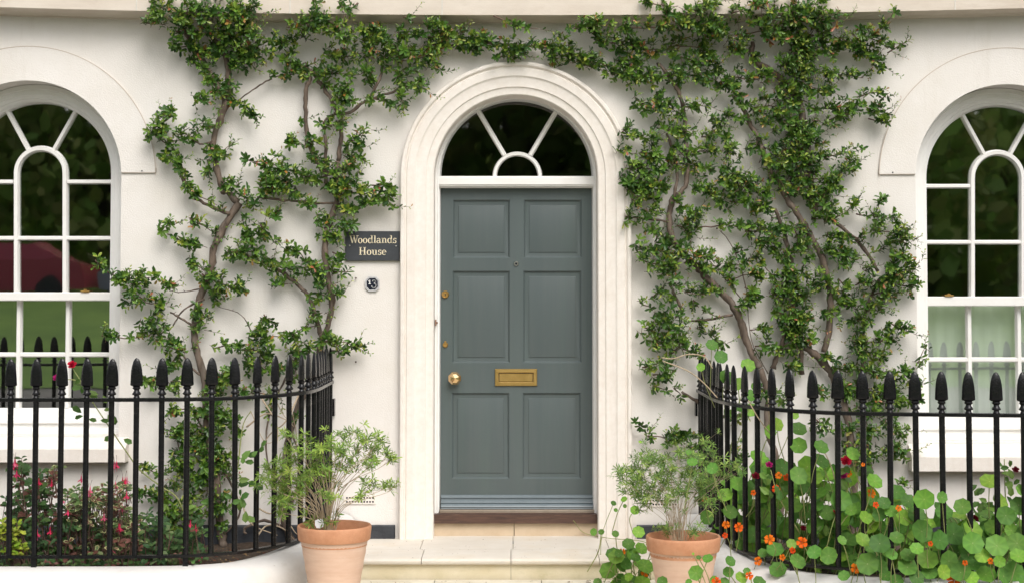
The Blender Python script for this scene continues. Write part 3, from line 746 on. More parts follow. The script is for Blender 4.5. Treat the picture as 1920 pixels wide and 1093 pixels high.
mb = MB()
def stroke(mb, pts, wd, y):
    for (x0,z0),(x1,z1) in zip(pts, pts[1:]):
        d = Vector((x1-x0,z1-z0)); L_ = d.length; d /= L_; nx, nz = -d.y*wd/2, d.x*wd/2; e = wd*.25
        x0-=d.x*e; z0-=d.y*e; x1+=d.x*e; z1+=d.y*e
        mb.add([(x0+nx,y,z0+nz),(x0-nx,y,z0-nz),(x1-nx,y,z1-nz),(x1+nx,y,z1+nz)], [(0,1,2,3)])
stroke(mb, [(-.0215,.016),(-.0150,.0225),(-.0150,.000)], .0062, -.0015); stroke(mb, [(-.0215,.000),(-.0090,.000)], .0032, -.0017)
mb.build('digit', M['enamel_w'], nb)
mb = MB()
arc3 = [(.0100+.0088*math.cos(math.radians(t)), .0140+.0085*math.sin(math.radians(t))) for t in range(165,-80,-20)]
arc4 = [(.0090+.0125*math.cos(math.radians(t)), -.0095+.0135*math.sin(math.radians(t))) for t in range(75,-180,-20)]
stroke(mb, arc3, .0052, -.0015); stroke(mb, arc4, .0060, -.0018)
mb.build('digit', M['enamel_w'], nb)
# ------------------------------------------------ leaves
def rnd(a, b): return random.uniform(a, b)
def leaf(mb, p, d, nrm, L_, W_, col, fold=.18, curl=.12):
    """six-sided pointed-oval leaf, folded along its midrib"""
    d = d.normalized(); s = d.cross(nrm)
    if s.length < 1e-4: s = d.cross(Vector((.3,.5,.8)))
    s.normalize(); n = s.cross(d)
    m1, m2 = p+d*L_*.36, p+d*L_*.78-n*L_*curl*.5
    tip = p+d*L_-n*L_*curl
    up = n*W_*fold
    mb.add([p, m1+s*W_*.38+up, m2+s*W_*.46+up, tip, m2-s*W_*.46+up, m1-s*W_*.38+up, m1, m2],
           [(0,6,1),(6,7,2,1),(7,3,2),(0,5,6),(6,5,4,7),(7,4,3)], col)
GD = [(.026,.075,.010),(.042,.108,.013),(.065,.150,.018),(.105,.210,.025),(.046,.115,.018),(.135,.240,.030)]
GY = [(.16,.27,.035),(.22,.32,.045),(.28,.33,.05),(.13,.24,.03)]
GO = [(.34,.20,.06),(.36,.13,.06),(.30,.24,.08)]
def vary(c, k=.2):
    f = 1+rnd(-k,k); return (c[0]*f*(1+rnd(-.1,.1)), c[1]*f, c[2]*f)
def px2(pt, y): return P(pt[0], pt[1], y)
def rosette(mb, p, ax, n, L_, young=.2, wl=.46):
    ax = ax.normalized(); u = ax.orthogonal().normalized(); v = ax.cross(u); a = rnd(0,6.28)
    isy = random.random() < young; tone = random.random()
    base = random.choice(GY) if isy else random.choice(GD)
    for i in range(n):
        a += 2.4; el = rnd(.3,1.0) if not isy or i > 2 else rnd(.9,1.4)
        d = (u*math.cos(a)+v*math.sin(a))*math.cos(el)+ax*math.sin(el)
        if isy and i >= n*.7: c = vary(random.choice(GD))
        elif isy and young > .2 and tone < .16: c = vary(random.choice(GO))
        else: c = vary(base if random.random()<.6 else random.choice(GD[2:] if not isy else GY))
        q = p-ax*rnd(0,.012)
        leaf(mb, q, d, ax+d*.1, L_*rnd(.6,1.25), L_*wl*rnd(.8,1.1), c)
def shoot(mb, ms, p0, ax, L_, ln, young, wl=.43):
    """short arching shoot with alternate leaves, smaller and paler towards the tip"""
    ax = ax.normalized(); n = int(rnd(6,11)); p = p0.copy(); pts = [p0.copy()]; d = ax.copy(); g = Vector((rnd(-.12,.12), rnd(-.15,.05), rnd(-.02,.14))); a = rnd(0,6.28); isy = random.random() < young*1.8
    base = random.choice(GD); tipo = random.random() < .2
    for i in range(n):
        d = (d+g*.6).normalized(); p = p+d*ln/n; pts.append(p.copy()); t = i/(n-1)
        u = d.orthogonal().normalized(); v = d.cross(u); a += 2.4; el = rnd(.35,.95)
        dd = (u*math.cos(a)+v*math.sin(a))*math.cos(el)+d*math.sin(el)
        if isy and t > .5: c = vary(random.choice(GO) if (tipo and t > .8) else random.choice(GY), .2)
        elif t > .8 and random.random() < .4: c = vary(random.choice(GY), .25)
        else: c = vary(base if random.random() < .5 else random.choice(GD), .22)
        if random.random() < .004: c = (.42,.20,.04)
        leaf(mb, p, dd, d+Vector((0,-.5,.5)), L_*rnd(.75,1.25)*(1-.35*t), L_*wl*rnd(.8,1.15)*(1-.3*t), c, .2, rnd(0,.25))
    ms.tube([pts[0], pts[len(pts)//2], pts[-1]], [.0017,.0013,.0008], 3, cap=False)
def spray(mf, mt, pts, w_, dens, young, depth, Lp, stem=True):
    """foliage along a traced shoot; pts and w_ in photo pixels"""
    sc0 = S(-.1); pw = [px2(p, -depth[0]) for p in pts]
    cum = [0]
    for a, b in zip(pw, pw[1:]): cum.append(cum[-1]+(b-a).length)
    T = cum[-1] if len(pw) > 1 else 0; wm = w_/sc0
    def at(s):
        for i in range(len(pw)-1):
            if s <= cum[i+1] or i == len(pw)-2:
                return pw[i].lerp(pw[i+1], min(1,max(0,(s-cum[i])/max(1e-6,cum[i+1]-cum[i])))), (pw[i+1]-pw[i]).normalized()
        return pw[0], Vector((0,0,1))
    area = 2*wm*(T+wm*.7)
    n = max(2, int(area*dens*1060*(.82 if w_ > 18 else 1)))
    if stem and len(pw) > 1:
        k = max(3, int(T/.03)); jit = []
        for i in range(k+1):
            q, _ = at(T*i/k); jit.append(q+Vector((rnd(-1,1),rnd(-.5,.5),rnd(-1,1)))*.004)
        mt.tube(jit, [.0045*(1-.6*i/k) for i in range(k+1)], 4)
    for i in range(n):
        s = rnd(-wm*.3, T+wm*.35); q, t = at(max(0,min(T,s))); over = s-max(0,min(T,s))
        side = Vector((-t.z,0,t.x)) if T > 0 else Vector((1,0,0))
        taper = 1-.45*max(0,(s/T if T>0 else 0)-.5)
        lat = random.gauss(0,.56)*wm*taper; lat = max(-wm*1.15,min(wm*1.15,lat))
        if T == 0: off_ = Vector((random.gauss(0,.5)*wm,0,random.gauss(0,.5)*wm))
        else: off_ = side*lat+t*over
        out = Vector((0,-rnd(.0,1)*(depth[1])*(1-.5*min(1,abs(lat)/wm)),0))
        tip = q+off_+out
        base = q-t*rnd(0,.03)
        ax = (tip-base); ax = ax.normalized()*.8+Vector((rnd(-.4,.4),rnd(-.9,-.1),rnd(-.1,.6)))
        if off_.length > .015 and random.random() < .35: mt.tube([base, (base+tip)/2+Vector((0,-.004,rnd(-.004,.004))), tip], [.0022,.0017,.0012], 3, cap=False)
        if random.random() < .38: rosette(mf, tip, ax, random.choice((4,5,6,7)), Lp/sc0*rnd(.7,1.15), young)
        else:
            dr_ = (side*(1 if lat > 0 else -1)*rnd(.1,1)+t*rnd(-.1,1.0)+Vector((0,-rnd(0,.6),rnd(-.15,.45)))) if T > 0 else Vector((rnd(-1,1),-rnd(0,.6),rnd(-.3,1)))
            dr_.normalize(); ln = rnd(.035,.08); shoot(mf, mt, tip-dr_*ln*.6, dr_, Lp/sc0, ln, young)
def feathers(mf, mt, pts, w_, depth, Lp, young):
    """thin outlying shoots that break the outline"""
    pw = [px2(p, -depth[0]-.03) for p in pts]; wm = w_/S(-.1)
    if any(600 < p[0] < 720 and 415 < p[1] < 520 for p in pts): return
    for _ in range(1+int(w_/9)):
        j = random.randrange(len(pw)); e = random.random() < .5
        t = (pw[-1]-pw[max(0,len(pw)-2)]) if len(pw) > 1 else Vector((0,0,1)); t.normalize(); sd = Vector((-t.z,0,t.x))*random.choice((-1,1))
        b = (pw[-1] if e else pw[j])+Vector((rnd(-1,1),0,rnd(-1,1)))*wm*.4
        d = (t*(1.0 if e else .5)+sd*rnd(.2,1.0)+Vector((0,-rnd(0,.5),rnd(0,.5)))).normalized()
        shoot(mf, mt, b+d*wm*.3, d, Lp/S(-.1)*.72, rnd(.06,.13), .5)
def smooth_path(pts, rad, k=5, wob=.004):
    pp = catmull3(pts, k); n = len(pp); rr = []
    for i in range(n):
        f = i/(n-1)*(len(rad)-1); j = min(int(f), len(rad)-2); rr.append(rad[j]+(rad[j+1]-rad[j])*(f-j))
    out = [p+Vector((rnd(-1,1),rnd(-.6,.6),rnd(-1,1)))*wob*min(1,r/.008) for p, r in zip(pp, rr)]
    rr = [r*rnd(.86,1.16)*(1.22 if random.random() < .08 else 1) for r in rr]
    return out, rr
def catmull3(pts, n):
    if len(pts) == 2: return [pts[0].lerp(pts[1], i/n) for i in range(n+1)]
    out = []; q = [pts[0]*2-pts[1]]+pts+[pts[-1]*2-pts[-2]]
    for i in range(1, len(q)-2):
        a,b,c,d = q[i-1],q[i],q[i+1],q[i+2]
        for k in range(n):
            t = k/n; out.append(.5*((2*b)+(c-a)*t+(2*a-5*b+4*c-d)*t*t+(3*b-a-3*c+d)*t**3))
    out.append(pts[-1]); return out
def parse(s):
    out = []
    for ln in s.strip().split('\n'):
        ln = ln.split('#')[0].strip()
        if not ln: continue
        a, b = ln.split(';'); v = [float(t) for t in a.replace(',', ' ').split()]; out.append(([(v[i],v[i+1]) for i in range(0,len(v),2)], [float(t) for t in b.split()]))
    return out
def climber(label, trunks, sprays, seed, ybase=-.06, young=.20):
    random.seed(seed)
    T_ = parse(trunks); S_ = parse(sprays)
    b0 = px2(T_[0][0][0], ybase); root = empty('wall_shrub', (b0.x, ybase, b0.z)); tag(root, label, 'climbing shrub')
    mt = MB()
    for pts, rad in T_:
        pw = []
        for i, p in enumerate(pts): pw.append(px2(p, ybase+.012*math.sin(i*1.7+len(pts))))
        if pw[0].z < .3: pw = [pw[0]+Vector((0,0,-.03))]+pw
        r = [x*.76/S(0) for x in rad]; pp, rr = smooth_path(pw, r if len(r) > 1 else [r[0], r[0]*.6])
        mt.tube(pp, rr, 8)
        for _ in range(len(pp)//7):     # bare thorny stubs
            j = random.randrange(len(pp)-1); d = Vector((rnd(-1,1),rnd(-.8,0),rnd(-.3,1))).normalized()
            mt.tube([pp[j], pp[j]+d*(rr[j]+rnd(.005,.02))], [.003,.001], 4)
    local(mt, root).build('trunk', M['bark'], root, smooth=True)
    mf = MB(); ms = MB()
    for pts, pr in S_:
        if True:
            tp_ = min(p[1] for p in pts); feathers(mf, ms, pts, pr[0], (-ybase+.13*max(0,min(1,(75-tp_)/45)), 0), 12, young)
        top = min(p[1] for p in pts)
        yg = young*(1.5 if top < 110 else 1)
        dp = -ybase+ .13*max(0, min(1, (75-top)/45)); spray(mf, ms, pts, pr[0], pr[1] if len(pr) > 1 else 1.0, yg, (dp, .042+pr[0]*.0024), 14)
    local(ms, root).build('twigs', M['twig'], root, smooth=True)
    local(mf, root).build('foliage', M['leaf'], root)
    return root
climber('leftmost gnarled evergreen shrub trained up the wall beside the left window', '''
418,1013 410,959 406,901 396,846 388,780 384,708 370,666 365,621 372,569 396,510 400,468 417,430 448,381;11 10 9.5 9 8.5 8 8.5 9
448,381 422,355 418,360 405,310 400,264 412,227 428,191;8 7 8 8 9
428,191 428,132 420,99 399,72 385,40;8 7 6 4
412,222 420,190 400,148 385,122 362,82 336,43 315,10;7 6 5.5 4
431,402 382,381 354,360 339,323 336,290;4.5 3.5 2.5
372,620 345,600 320,585;3 2
384,560 345,580 325,610;2.5 1.5
400,264 375,270 345,250;3 1.5
384,540 340,548 320,545;1.5 1
384,708 360,690 345,668;3 2
396,846 380,805 362,770;4 2
400,860 430,900 450,960 420,1005;3 2
''','''
290,8 330,28 380,25 440,30 478,20;26
268,42 312,48;9
330,60 400,60 465,58;27
385,98 440,85 475,108;17
430,122 468,118;12
325,90 360,86 385,108;10
360,115 400,140 410,178;12
365,182 395,194;9
425,158 440,188 474,212;12
285,245 318,222 322,210;14
285,245 310,270 345,262 382,235;19
308,292 335,300 352,330;12
345,335 362,362 408,385;7
395,272 410,296 428,274;12
388,300 395,322;10
302,428 325,420;10
313,440 348,454 390,464;8
355,410 393,430 410,447;7
362,492 380,506;11
178,489 209,516 243,534;7
222,523 250,523 290,520;13
243,544 278,569 313,569;19
303,527 320,538;11
285,596 299,635 334,645;19
191,628 243,635 275,631;6
379,513 410,530 456,541;17
398,552 410,567;12
365,575 382,592;14
362,620 377,617;12
313,648 350,662;14
327,673 313,690;11
271,707 313,715 334,728;11
324,768 358,764 373,775;11
358,788 341,815 328,819;13
330,845 356,850 336,872;18
386,768 420,771 415,809;22
405,833 412,845;15
266,870 293,887 317,891;7
266,925 297,935 325,925;11
309,911 328,952;15
406,874 416,890;12
403,925 427,952;15
355,932 369,980;12
392,705 410,730 400,745;12
300,955 340,990 350,1005;12 .7
420,850 430,880;14
330,800 345,900;9 .6
385,800 392,860 388,930;18
350,880 372,900;14
405,955 420,985;13
368,820 380,850;12
340,960 372,972;13
440,690 425,720 400,725;13
''',11)
climber('evergreen shrub trained up the wall left of the door, overlapping the slate name sign', '''
545,1010 530,960 533,900 540,830 560,760 590,700 600,655 602,632;9 8 8 7.5
602,632 615,611 622,562 615,521 609,472 612,437 622,406 631,375 632,340 634,303;6.5 7 7.5 7 6.5 6
634,303 639,264 638,224 624,194 608,168 595,150 580,130;5.5 5 4
600,628 593,597 581,562 563,538 535,515 504,496 470,482 435,472;5.5 5 4 2.5
634,320 608,323 595,303 577,264 573,211 573,171 582,145 570,120;5 5 5.5 5
611,345 611,280 608,231 625,214;4.5 3.5
625,214 657,210 690,188 736,173 765,155;4 3.5 2.5
483,371 532,376 567,378 595,382 626,382 660,386;2.5 3.5 3
445,190 480,165 510,147;1.5 2.2
560,660 530,720 505,780 500,850 520,930 540,1000;2.5 2
540,800 560,850 555,920 535,975;2.5 3.5
460,990 490,975 525,985 556,1015;3 4
690,188 712,150 718,120;4 3
579,606 545,628 505,630;1.5 1
475,628 452,590 410,575;1.3 .8
''','''
440,20 460,43 473,72;16
473,92 506,99 549,119 578,132;19
499,79 539,79 572,69;10
506,145 539,142 562,136;7
440,112 468,118;11
539,53 578,43 605,56;14
588,3 597,28;8
598,36 634,49 644,82;18
638,7 644,26;7
671,7 651,26;5
657,59 690,59 713,66;10
611,105 644,109 671,102 697,92;17
585,132 624,138 671,142 694,132;10
703,66 730,76 753,92 786,99;21
713,109 753,115 796,109 812,102;21
815,122 831,134;7
748,145 769,155 792,161;18
687,148 703,165;11
746,178 758,194;12
700,185 738,198;10
651,165 644,194 671,185;15
625,200 640,215;12
598,158 626,166;7
562,226 576,222;7
601,227 618,237;9
630,228 644,236;10
671,254 692,244;7
651,264 671,267 684,273;10
651,290 674,293;14
535,264 555,267 582,277;9
585,264 605,273;11
585,290 618,306;12
463,300 489,306 506,306;6
506,303 532,320 552,320;17
500,345 540,350;17
565,330 605,333 638,323 664,316;16
618,349 664,349;16
697,349 723,346 738,355;7
417,347 449,347;14
452,368 480,378;14
421,399 400,385;6
452,403 460,408;8
487,357 522,347 556,364;17
567,382 588,389;14
622,350 664,361 699,371 734,375;17
643,396 664,396 695,382;12
591,413 622,413;9
640,413 657,423;12
603,430 632,444;13
634,450 637,460;8
622,472 638,480;12
504,410 522,399;12
487,420 501,437 516,455;10
456,441 480,462;10
460,410 466,440;5
421,475 452,472 476,472 504,489 539,503;15
539,462 563,472 574,493;11
553,503 595,500 605,510;14
626,510 652,510;10
595,528 612,535;12
591,548 608,555;10
626,552 648,547;8
515,535 542,531;8
586,587 605,587;9
494,590 513,606;8
470,628 494,618 501,639;16
400,653 428,646 449,649;10
463,653 490,660 515,663;16
539,628 560,639;12
574,615 595,611;9
546,663 581,653;13
605,639 643,639 668,649;14
619,656 652,660;8
668,651 686,648;3
463,681 490,691 522,688;16
549,674 556,705;12
400,701 436,705;12
440,737 462,734;12
498,771 510,778;7
548,775 558,777;7
440,785 452,812;11
470,735 520,742;9 .7
''',12)
climber('evergreen shrub on the wall just right of the door with a bare slanting stem', '''
1460,1010 1462,930 1455,856 1438,800 1440,740 1425,691;9 8.5 8 9
1425,691 1408,660 1390,608 1376,576 1349,545 1324,521 1303,496 1279,476 1258,441 1255,403 1262,371;9 9 8.5 7.5 7
1262,371 1284,350 1289,300 1284,231 1279,194 1268,165 1245,132 1232,119;6 5.5 5 4
1264,372 1270,330 1263,290 1250,250;4 3
1279,583 1265,552 1255,531;3.5 3
1290,601 1328,599 1373,589;3 3.5
1255,665 1275,650;3 3
1212,411 1235,413 1253,417;3 3
1277,734 1305,751 1345,780 1400,779;3 3.5 3
1400,545 1385,490 1365,450 1349,432;1.5 .9
1390,560 1340,500 1330,490;1.4 .9
1440,700 1410,640 1400,560;1.3 1
''','''
1100,58 1130,43 1146,56;11
1120,76 1149,82 1176,79;16
1100,115 1133,122 1166,138 1209,145 1238,148;16
1160,112 1200,118;15
1182,86 1215,95 1242,92;19
1166,53 1209,53 1248,53 1298,43;13
1202,3 1232,10 1271,13;6
1192,188 1215,198 1248,201;12
1232,171 1242,211;10
1248,198 1278,214;12
1284,201 1304,198 1328,200;11
1232,240 1265,250 1298,250;12
1172,250 1199,260 1232,260;15
1159,282 1182,287;7
1199,287 1232,290 1258,296;15
1172,316 1209,316 1238,323;19
1172,346 1209,346 1242,352;17
1265,274 1284,296;10
1294,287 1324,283 1344,287;12
1265,316 1298,316 1330,316;12
1304,356 1344,346;12
1168,335 1210,350 1244,350;15
1192,378 1227,371;15
1172,406 1199,410 1213,413;11
1217,392 1244,403;8
1269,378 1286,396 1302,405;15
1269,423 1293,430 1300,441;14
1223,427 1234,448 1251,458;14
1190,460 1217,472 1244,469;10
1203,490 1227,496 1255,496;21
1262,462 1286,469;12
1241,514 1262,517;17
1283,493 1314,479 1337,478;14
1314,500 1349,500;12
1223,556 1237,545 1258,556;9
1262,535 1279,538;8
1283,549 1314,545 1342,542;12
1300,563 1310,576;5
1316,580 1326,584;9
1199,566 1227,580;5
1234,587 1262,597 1279,590;14
1208,613 1237,625 1269,618;20
1223,639 1255,642 1279,639;14
1279,653 1314,660;12
1307,615 1328,625;10
1335,635 1357,643;10
1203,690 1234,681 1258,674;10
1223,702 1255,702;14
1303,354 1335,361 1363,385;12
1314,385 1324,392;8
1366,354 1390,361 1418,361;17
1369,378 1404,382 1439,389;12
1314,427 1356,423 1383,423 1429,423;6
1397,434 1429,434;10
1410,403 1418,404;8
1378,476 1398,468;7
1366,493 1383,500 1397,490;12
1363,528 1390,517 1425,514;11
1397,538 1418,549 1404,566;13
1385,572 1392,576;10
1404,618 1436,615;8
1415,649 1446,646 1467,653;11
1226,723 1252,731;7
1264,727 1277,740;6
1189,790 1216,802;5
1213,816 1243,819 1271,826;12
1264,809 1305,819;10
1290,836 1300,840;9
1339,778 1394,778;7
1373,836 1390,857;14
1356,890 1380,874;14
1448,740 1472,751;10
1420,725 1440,745;9
''',13)
climber('largest and densest evergreen wall shrub, spreading under the cornice right of the door', '''
1600,1010 1602,900 1592,800 1575,735 1560,702 1539,673 1509,651;9.5 9 9 8
1544,660 1555,620 1557,560 1546,497 1517,439 1498,406 1480,380 1463,350;7 8 8 7.5 7
1466,349 1446,323 1430,285 1420,254 1406,231 1390,198 1373,178;6.5 6 5
1449,690 1463,653 1480,600 1495,535 1482,486 1467,427 1453,392;6 5.5 5 4.5
1530,400 1520,330 1510,250 1495,184 1456,142 1413,112 1411,79;7 7.5 8.5 8 5
1502,700 1502,653 1500,600;6 5.5 5
1646,510 1626,475 1601,446 1560,413;4 5 4
1479,262 1500,250 1535,225;3 3
1510,345 1500,290 1480,240;5 4
''','''
1248,23 1284,26 1324,13 1344,3;12
1284,43 1330,43 1360,59;20
1311,63 1350,63;19
1370,26 1396,20;9
1413,10 1449,20 1489,26 1520,20;22
1387,66 1430,59 1469,66;26
1363,89 1396,95 1413,109;14
1265,86 1304,89 1330,99;16
1258,109 1284,109 1317,122 1344,122;19
1258,142 1298,142 1330,145 1357,161;16
1360,155 1383,178 1396,198;14
1383,145 1416,152 1436,145;19
1314,257 1332,260;10
1327,227 1350,231 1370,217;12
1344,250 1363,257;14
1363,273 1383,296;12
1357,316 1380,323 1363,346;15
1383,339 1423,349;15
1373,217 1398,226;8
1413,204 1446,198 1479,211;21
1429,231 1462,227;17
1456,161 1489,158;19
1462,125 1495,119 1518,132;23
1479,95 1518,92;23
1406,270 1436,280 1462,273;15
1479,250 1518,257;21
1429,306 1462,303 1505,303;21
1456,336 1495,343;19
1480,20 1506,33 1539,36 1575,43;18
1519,10 1548,2;7
1480,59 1519,66 1562,66;22
1500,89 1539,95 1589,92;22
1579,76 1618,95 1635,112;18
1605,66 1645,76 1664,92;13
1638,115 1661,127;11
1635,66 1661,49 1675,24;8
1664,99 1684,86 1700,79;4
1480,122 1510,128;20
1523,132 1566,142 1618,147;12
1496,158 1529,165 1559,171;14
1480,184 1513,191;15
1513,204 1566,204 1612,198 1658,211;13
1605,184 1638,171 1661,184;7
1546,227 1600,212;11
1628,224 1661,228;8
1480,231 1519,231;20
1480,263 1513,270 1539,250;16
1536,296 1579,290 1622,280;6
1480,296 1529,303;20
1480,329 1523,336 1562,336 1579,323 1603,306;13
1425,451 1460,458 1446,469;14
1418,476 1436,503 1453,521;6
1439,427 1474,434;12
1446,410 1474,404;4
1470,514 1505,514 1533,517;12
1446,549 1474,549 1509,556;19
1515,535 1550,535;12
1453,583 1474,590 1509,590;21
1463,618 1495,625 1509,618;19
1474,684 1507,688;10
1480,650 1496,652;12
1515,368 1550,361;19
1522,410 1557,410;14
1488,472 1515,462;12
1539,468 1556,466;7
1480,362 1517,358 1564,351;17
1524,388 1560,388;14
1546,413 1582,402 1609,379;8
1549,439 1582,446 1615,446;11
1604,402 1641,406 1652,373;6
1542,468 1571,475 1601,475;13
1571,494 1601,490;12
1480,545 1502,560;17
1480,596 1517,604;15
1480,633 1517,633;15
1542,666 1568,677;10
1564,691 1601,691 1645,699;14
1531,734 1548,740;12
1531,785 1555,812;10
1571,523 1590,541;7
1553,545 1590,552;10
1546,585 1568,593;12
1470,470 1476,520;10
1490,430 1500,470;14
1505,500 1520,480;8
1430,370 1450,340;12
''',14)
climber('narrow evergreen shrub column on the wall beside the right-hand window', '''
1640,1000 1632,900 1622,800 1618,720 1620,665;8 7 6.5 6
1620,690 1618,640 1625,575 1650,520;6 5 3
1618,640 1650,640 1675,620;2.5 1.5
''','''
1637,406 1674,410 1685,428;10
1634,432 1663,435 1696,442;12
1670,450 1702,457;14
1637,475 1664,461;6
1670,486 1700,479 1696,497;12
1707,497 1726,492;4
1663,501 1707,508 1714,523;14
1615,505 1634,497;7
1604,534 1634,527 1670,523;16
1685,534 1711,541;15
1575,571 1608,574 1648,567;12
1637,552 1663,545;12
1670,556 1674,560;6
1623,582 1645,582;9
1601,596 1626,604 1608,618;13
1667,604 1685,615 1707,622;11
1659,625 1678,636;13
1641,633 1663,644;9
1601,640 1626,651 1608,669;16
1634,662 1663,669;14
1685,695 1714,706;10
1718,684 1734,655;6
1720,724 1728,720;7
1579,730 1623,727 1671,730;16
1627,754 1671,751 1722,747;12
1579,805 1617,802 1634,819;21
1664,788 1685,809 1695,809;14
1664,833 1698,846;17
1627,836 1617,867;16
1582,840 1590,846;11
1685,906 1719,897;5
1640,700 1690,705;10
1600,760 1640,775;12
''',15)
# strand bridging over the door arch
climber('long leafy shoot of the wall shrub bridging over the top of the door arch', '''
1110,118 1060,96 1000,88 940,84 880,80 820,92;2.5 3 2.2
''','''
802,49 835,49 842,66;10
756,34 771,32;4
753,63 802,72;12
802,86 852,79 901,76;17
819,63 868,63;12
858,95 895,95;8
901,76 940,85 980,90;17
980,90 1030,85 1060,95 1100,108;15
932,108 980,106;9
1033,100 1050,124 1064,119;9
1092,121 1120,131 1155,138;10
925,30 960,48 1010,55;5 .8
1070,52 1100,46 1132,42;10
''',16)
# ------------------------------------------------ terracotta pots
def pot(cx, rim_y, rim_w, y, label):
    s_ = S(y); c = P(cx, rim_y, y); R = rim_w/2/s_; H = c.z
    root = empty('plant_pot', (c.x, y, 0)); tag(root, label, 'plant pot', None)
    rb = R*.57
    def r_at(z): return rb+(R*.905-rb)*(z/(H-.068))
    mb = MB(); k = H-.068
    prof = [(rb*.2,.012),(rb*.96,.0),(rb,.008)]+[(r_at(z)+.0012*math.sin(z*95),z) for z in [k*i/16 for i in range(1,17)]]+[(r_at(k)-.004,k+.004)]
    mb.lathe((0,0,0), prof, 48); mb.build('pot_body', M['terracotta'], root, angle=35)
    mb = MB()
    prof = [(R*.90,k-.002),(R*.955,k-.003),(R*.972,k+.004),(R*.99,k+.036),(R*1.0,k+.055),(R*.995,k+.064),(R*.98,k+.068),(R*.94,k+.066),(R*.915,k+.058),(R*.90,k+.02),(R*.88,k-.03),(R*.3,k-.031)]
    n = 56; vsx = []; fs = []
    for r, z in prof:
        for i in range(n):
            a = 2*math.pi*i/n; vsx.append((r*math.cos(a), r*math.sin(a), z))
    for i in range(len(prof)-1):
        for q in range(n): a = i*n+q; b = i*n+(q+1)%n; fs.append((a,b,b+n,a+n))
    mb.add(vsx, fs); mb.build('rim', M['terracotta_rim'], root, angle=40)
    mb = MB(); random.seed(int(cx)); n = 28; vsx = [(0,0,k-.012)]; fs = []
    for j in range(1, 8):
        for i in range(n):
            a = 2*math.pi*i/n; r = R*.895*j/7; vsx.append((r*math.cos(a), r*math.sin(a), k-.012+rnd(-.005,.006)))
    for i in range(n): fs.append((0,1+i,1+(i+1)%n))
    for j in range(6):
        for i in range(n): a = 1+j*n+i; b = 1+j*n+(i+1)%n; fs.append((a,a+n,b+n,b))
    mb.add(vsx, fs); mb.build('potting_soil', M['soil'], root, smooth=True)
    return root, c, R, k
YP1, YP2 = -1.58, -1.70
p1, c1, R1, k1 = pot(627, 983, 138, YP1, 'terracotta pot standing left of the doorstep, in front of the left railing')
p2, c2, R2, k2 = pot(1281, 1003, 139, YP2, 'terracotta pot standing right of the doorstep among nasturtium leaves')
def parsepts(s): 
    v = [float(t) for t in s.replace(',', ' ').split()]; return v
SG = [(.17,.28,.05),(.21,.34,.06),(.27,.41,.07),(.12,.21,.04),(.34,.46,.08)]
def potshrub(name, label, c, k, y, ends, base_px, f, o0, seed, Lp, nl, col, dens, twm, spread, stemr):
    random.seed(seed); root = empty('potted_shrub', (c.x, y, k-.02)); tag(root, label, 'shrub')
    ms, ml = MB(), MB(); E = parsepts(ends); pts = [(E[i]/f+o0[0], E[i+1]/f+o0[1]) for i in range(0, len(E), 2)]
    base = Vector((P(base_px[0], 900, y).x, y, k-.02)); nodes = [(base, 0)]
    for (px_, py_) in pts:
        yy = y+rnd(-spread, spread); e = P(px_, py_, yy)
        st = base+Vector((rnd(-.03,.03), rnd(-.03,.03), 0))
        v = e-st; mid = st+v*.5+Vector((-v.x*rnd(.12,.28), rnd(-.01,.01), abs(v.x)*.10+v.z*.06))
        q = [st, st+(mid-st)*.5+Vector((rnd(-.006,.006),0,.01)), mid, e-Vector((v.x*.12,0,v.z*.10)), e]
        pp = catmull3(q, 6); n_ = len(pp); pp = [p+Vector((rnd(-1,1),rnd(-1,1),rnd(-1,1)))*.002 for p in pp]
        ms.tube(pp, [stemr*(1-.75*i/n_) for i in range(n_)], 5)
        d_ = (e-pp[-4]).normalized()
        for g_ in range(dens):
            o_ = Vector((random.gauss(0,1)*twm, random.gauss(0,1)*twm, random.gauss(0,.75)*twm)) if g_ else Vector((0,0,0))
            tp = e+o_; j = random.randrange(n_*2//3, n_-1)
            if g_: ms.tube([pp[j], (pp[j]+tp)/2+Vector((0,0,rnd(-.006,.004))), tp], [stemr*.35,stemr*.25,stemr*.18], 3, cap=False)
            ax = ((tp-pp[j]).normalized()+Vector((rnd(-.5,.5), rnd(-.8,.2), rnd(.0,.9)))).normalized()
            u = ax.orthogonal().normalized(); w2 = ax.cross(u); a = rnd(0,6.28)
            cc = random.choice(col); 
            for m_ in range(nl):
                a += 2.4; el = rnd(-.1,1.1); dd = (u*math.cos(a)+w2*math.sin(a))*math.cos(el)+ax*math.sin(el)
                L_ = Lp*rnd(.6,1.25)
                leaf(ml, tp-ax*rnd(0,.018), dd, ax+dd*.1, L_, L_*rnd(.13,.20), vary(cc if random.random()<.7 else random.choice(col),.22), .1, .2)
    local(ms, root).build('stems', M['twig_pale'], root, smooth=True)
    local(ml, root).build('foliage', M['soft_leaf'], root)
    return root
e1 = '''290,280 390,310 300,350 240,420 180,460 150,510 230,500 330,420 420,370 480,340 450,430 520,290 600,290 650,260 720,290 790,300 840,380 860,400 600,380 680,340 640,430
720,410 780,350 740,430 820,560 760,540 720,590 500,500 410,480 380,540 280,540 310,610 240,620 250,690 340,560 430,740 520,610 520,735 560,440 760,350 350,460 380,380 280,460
210,560 270,600 560,340 480,460 290,650 200,520 860,570'''
s1 = potshrub('x', 'airy shrub with narrow bright green leaves growing in the left pot', c1, k1, YP1, e1, (612,980), 2.93, (440,720), 21, .036, 12, SG, 7, .030, .11, .0028)
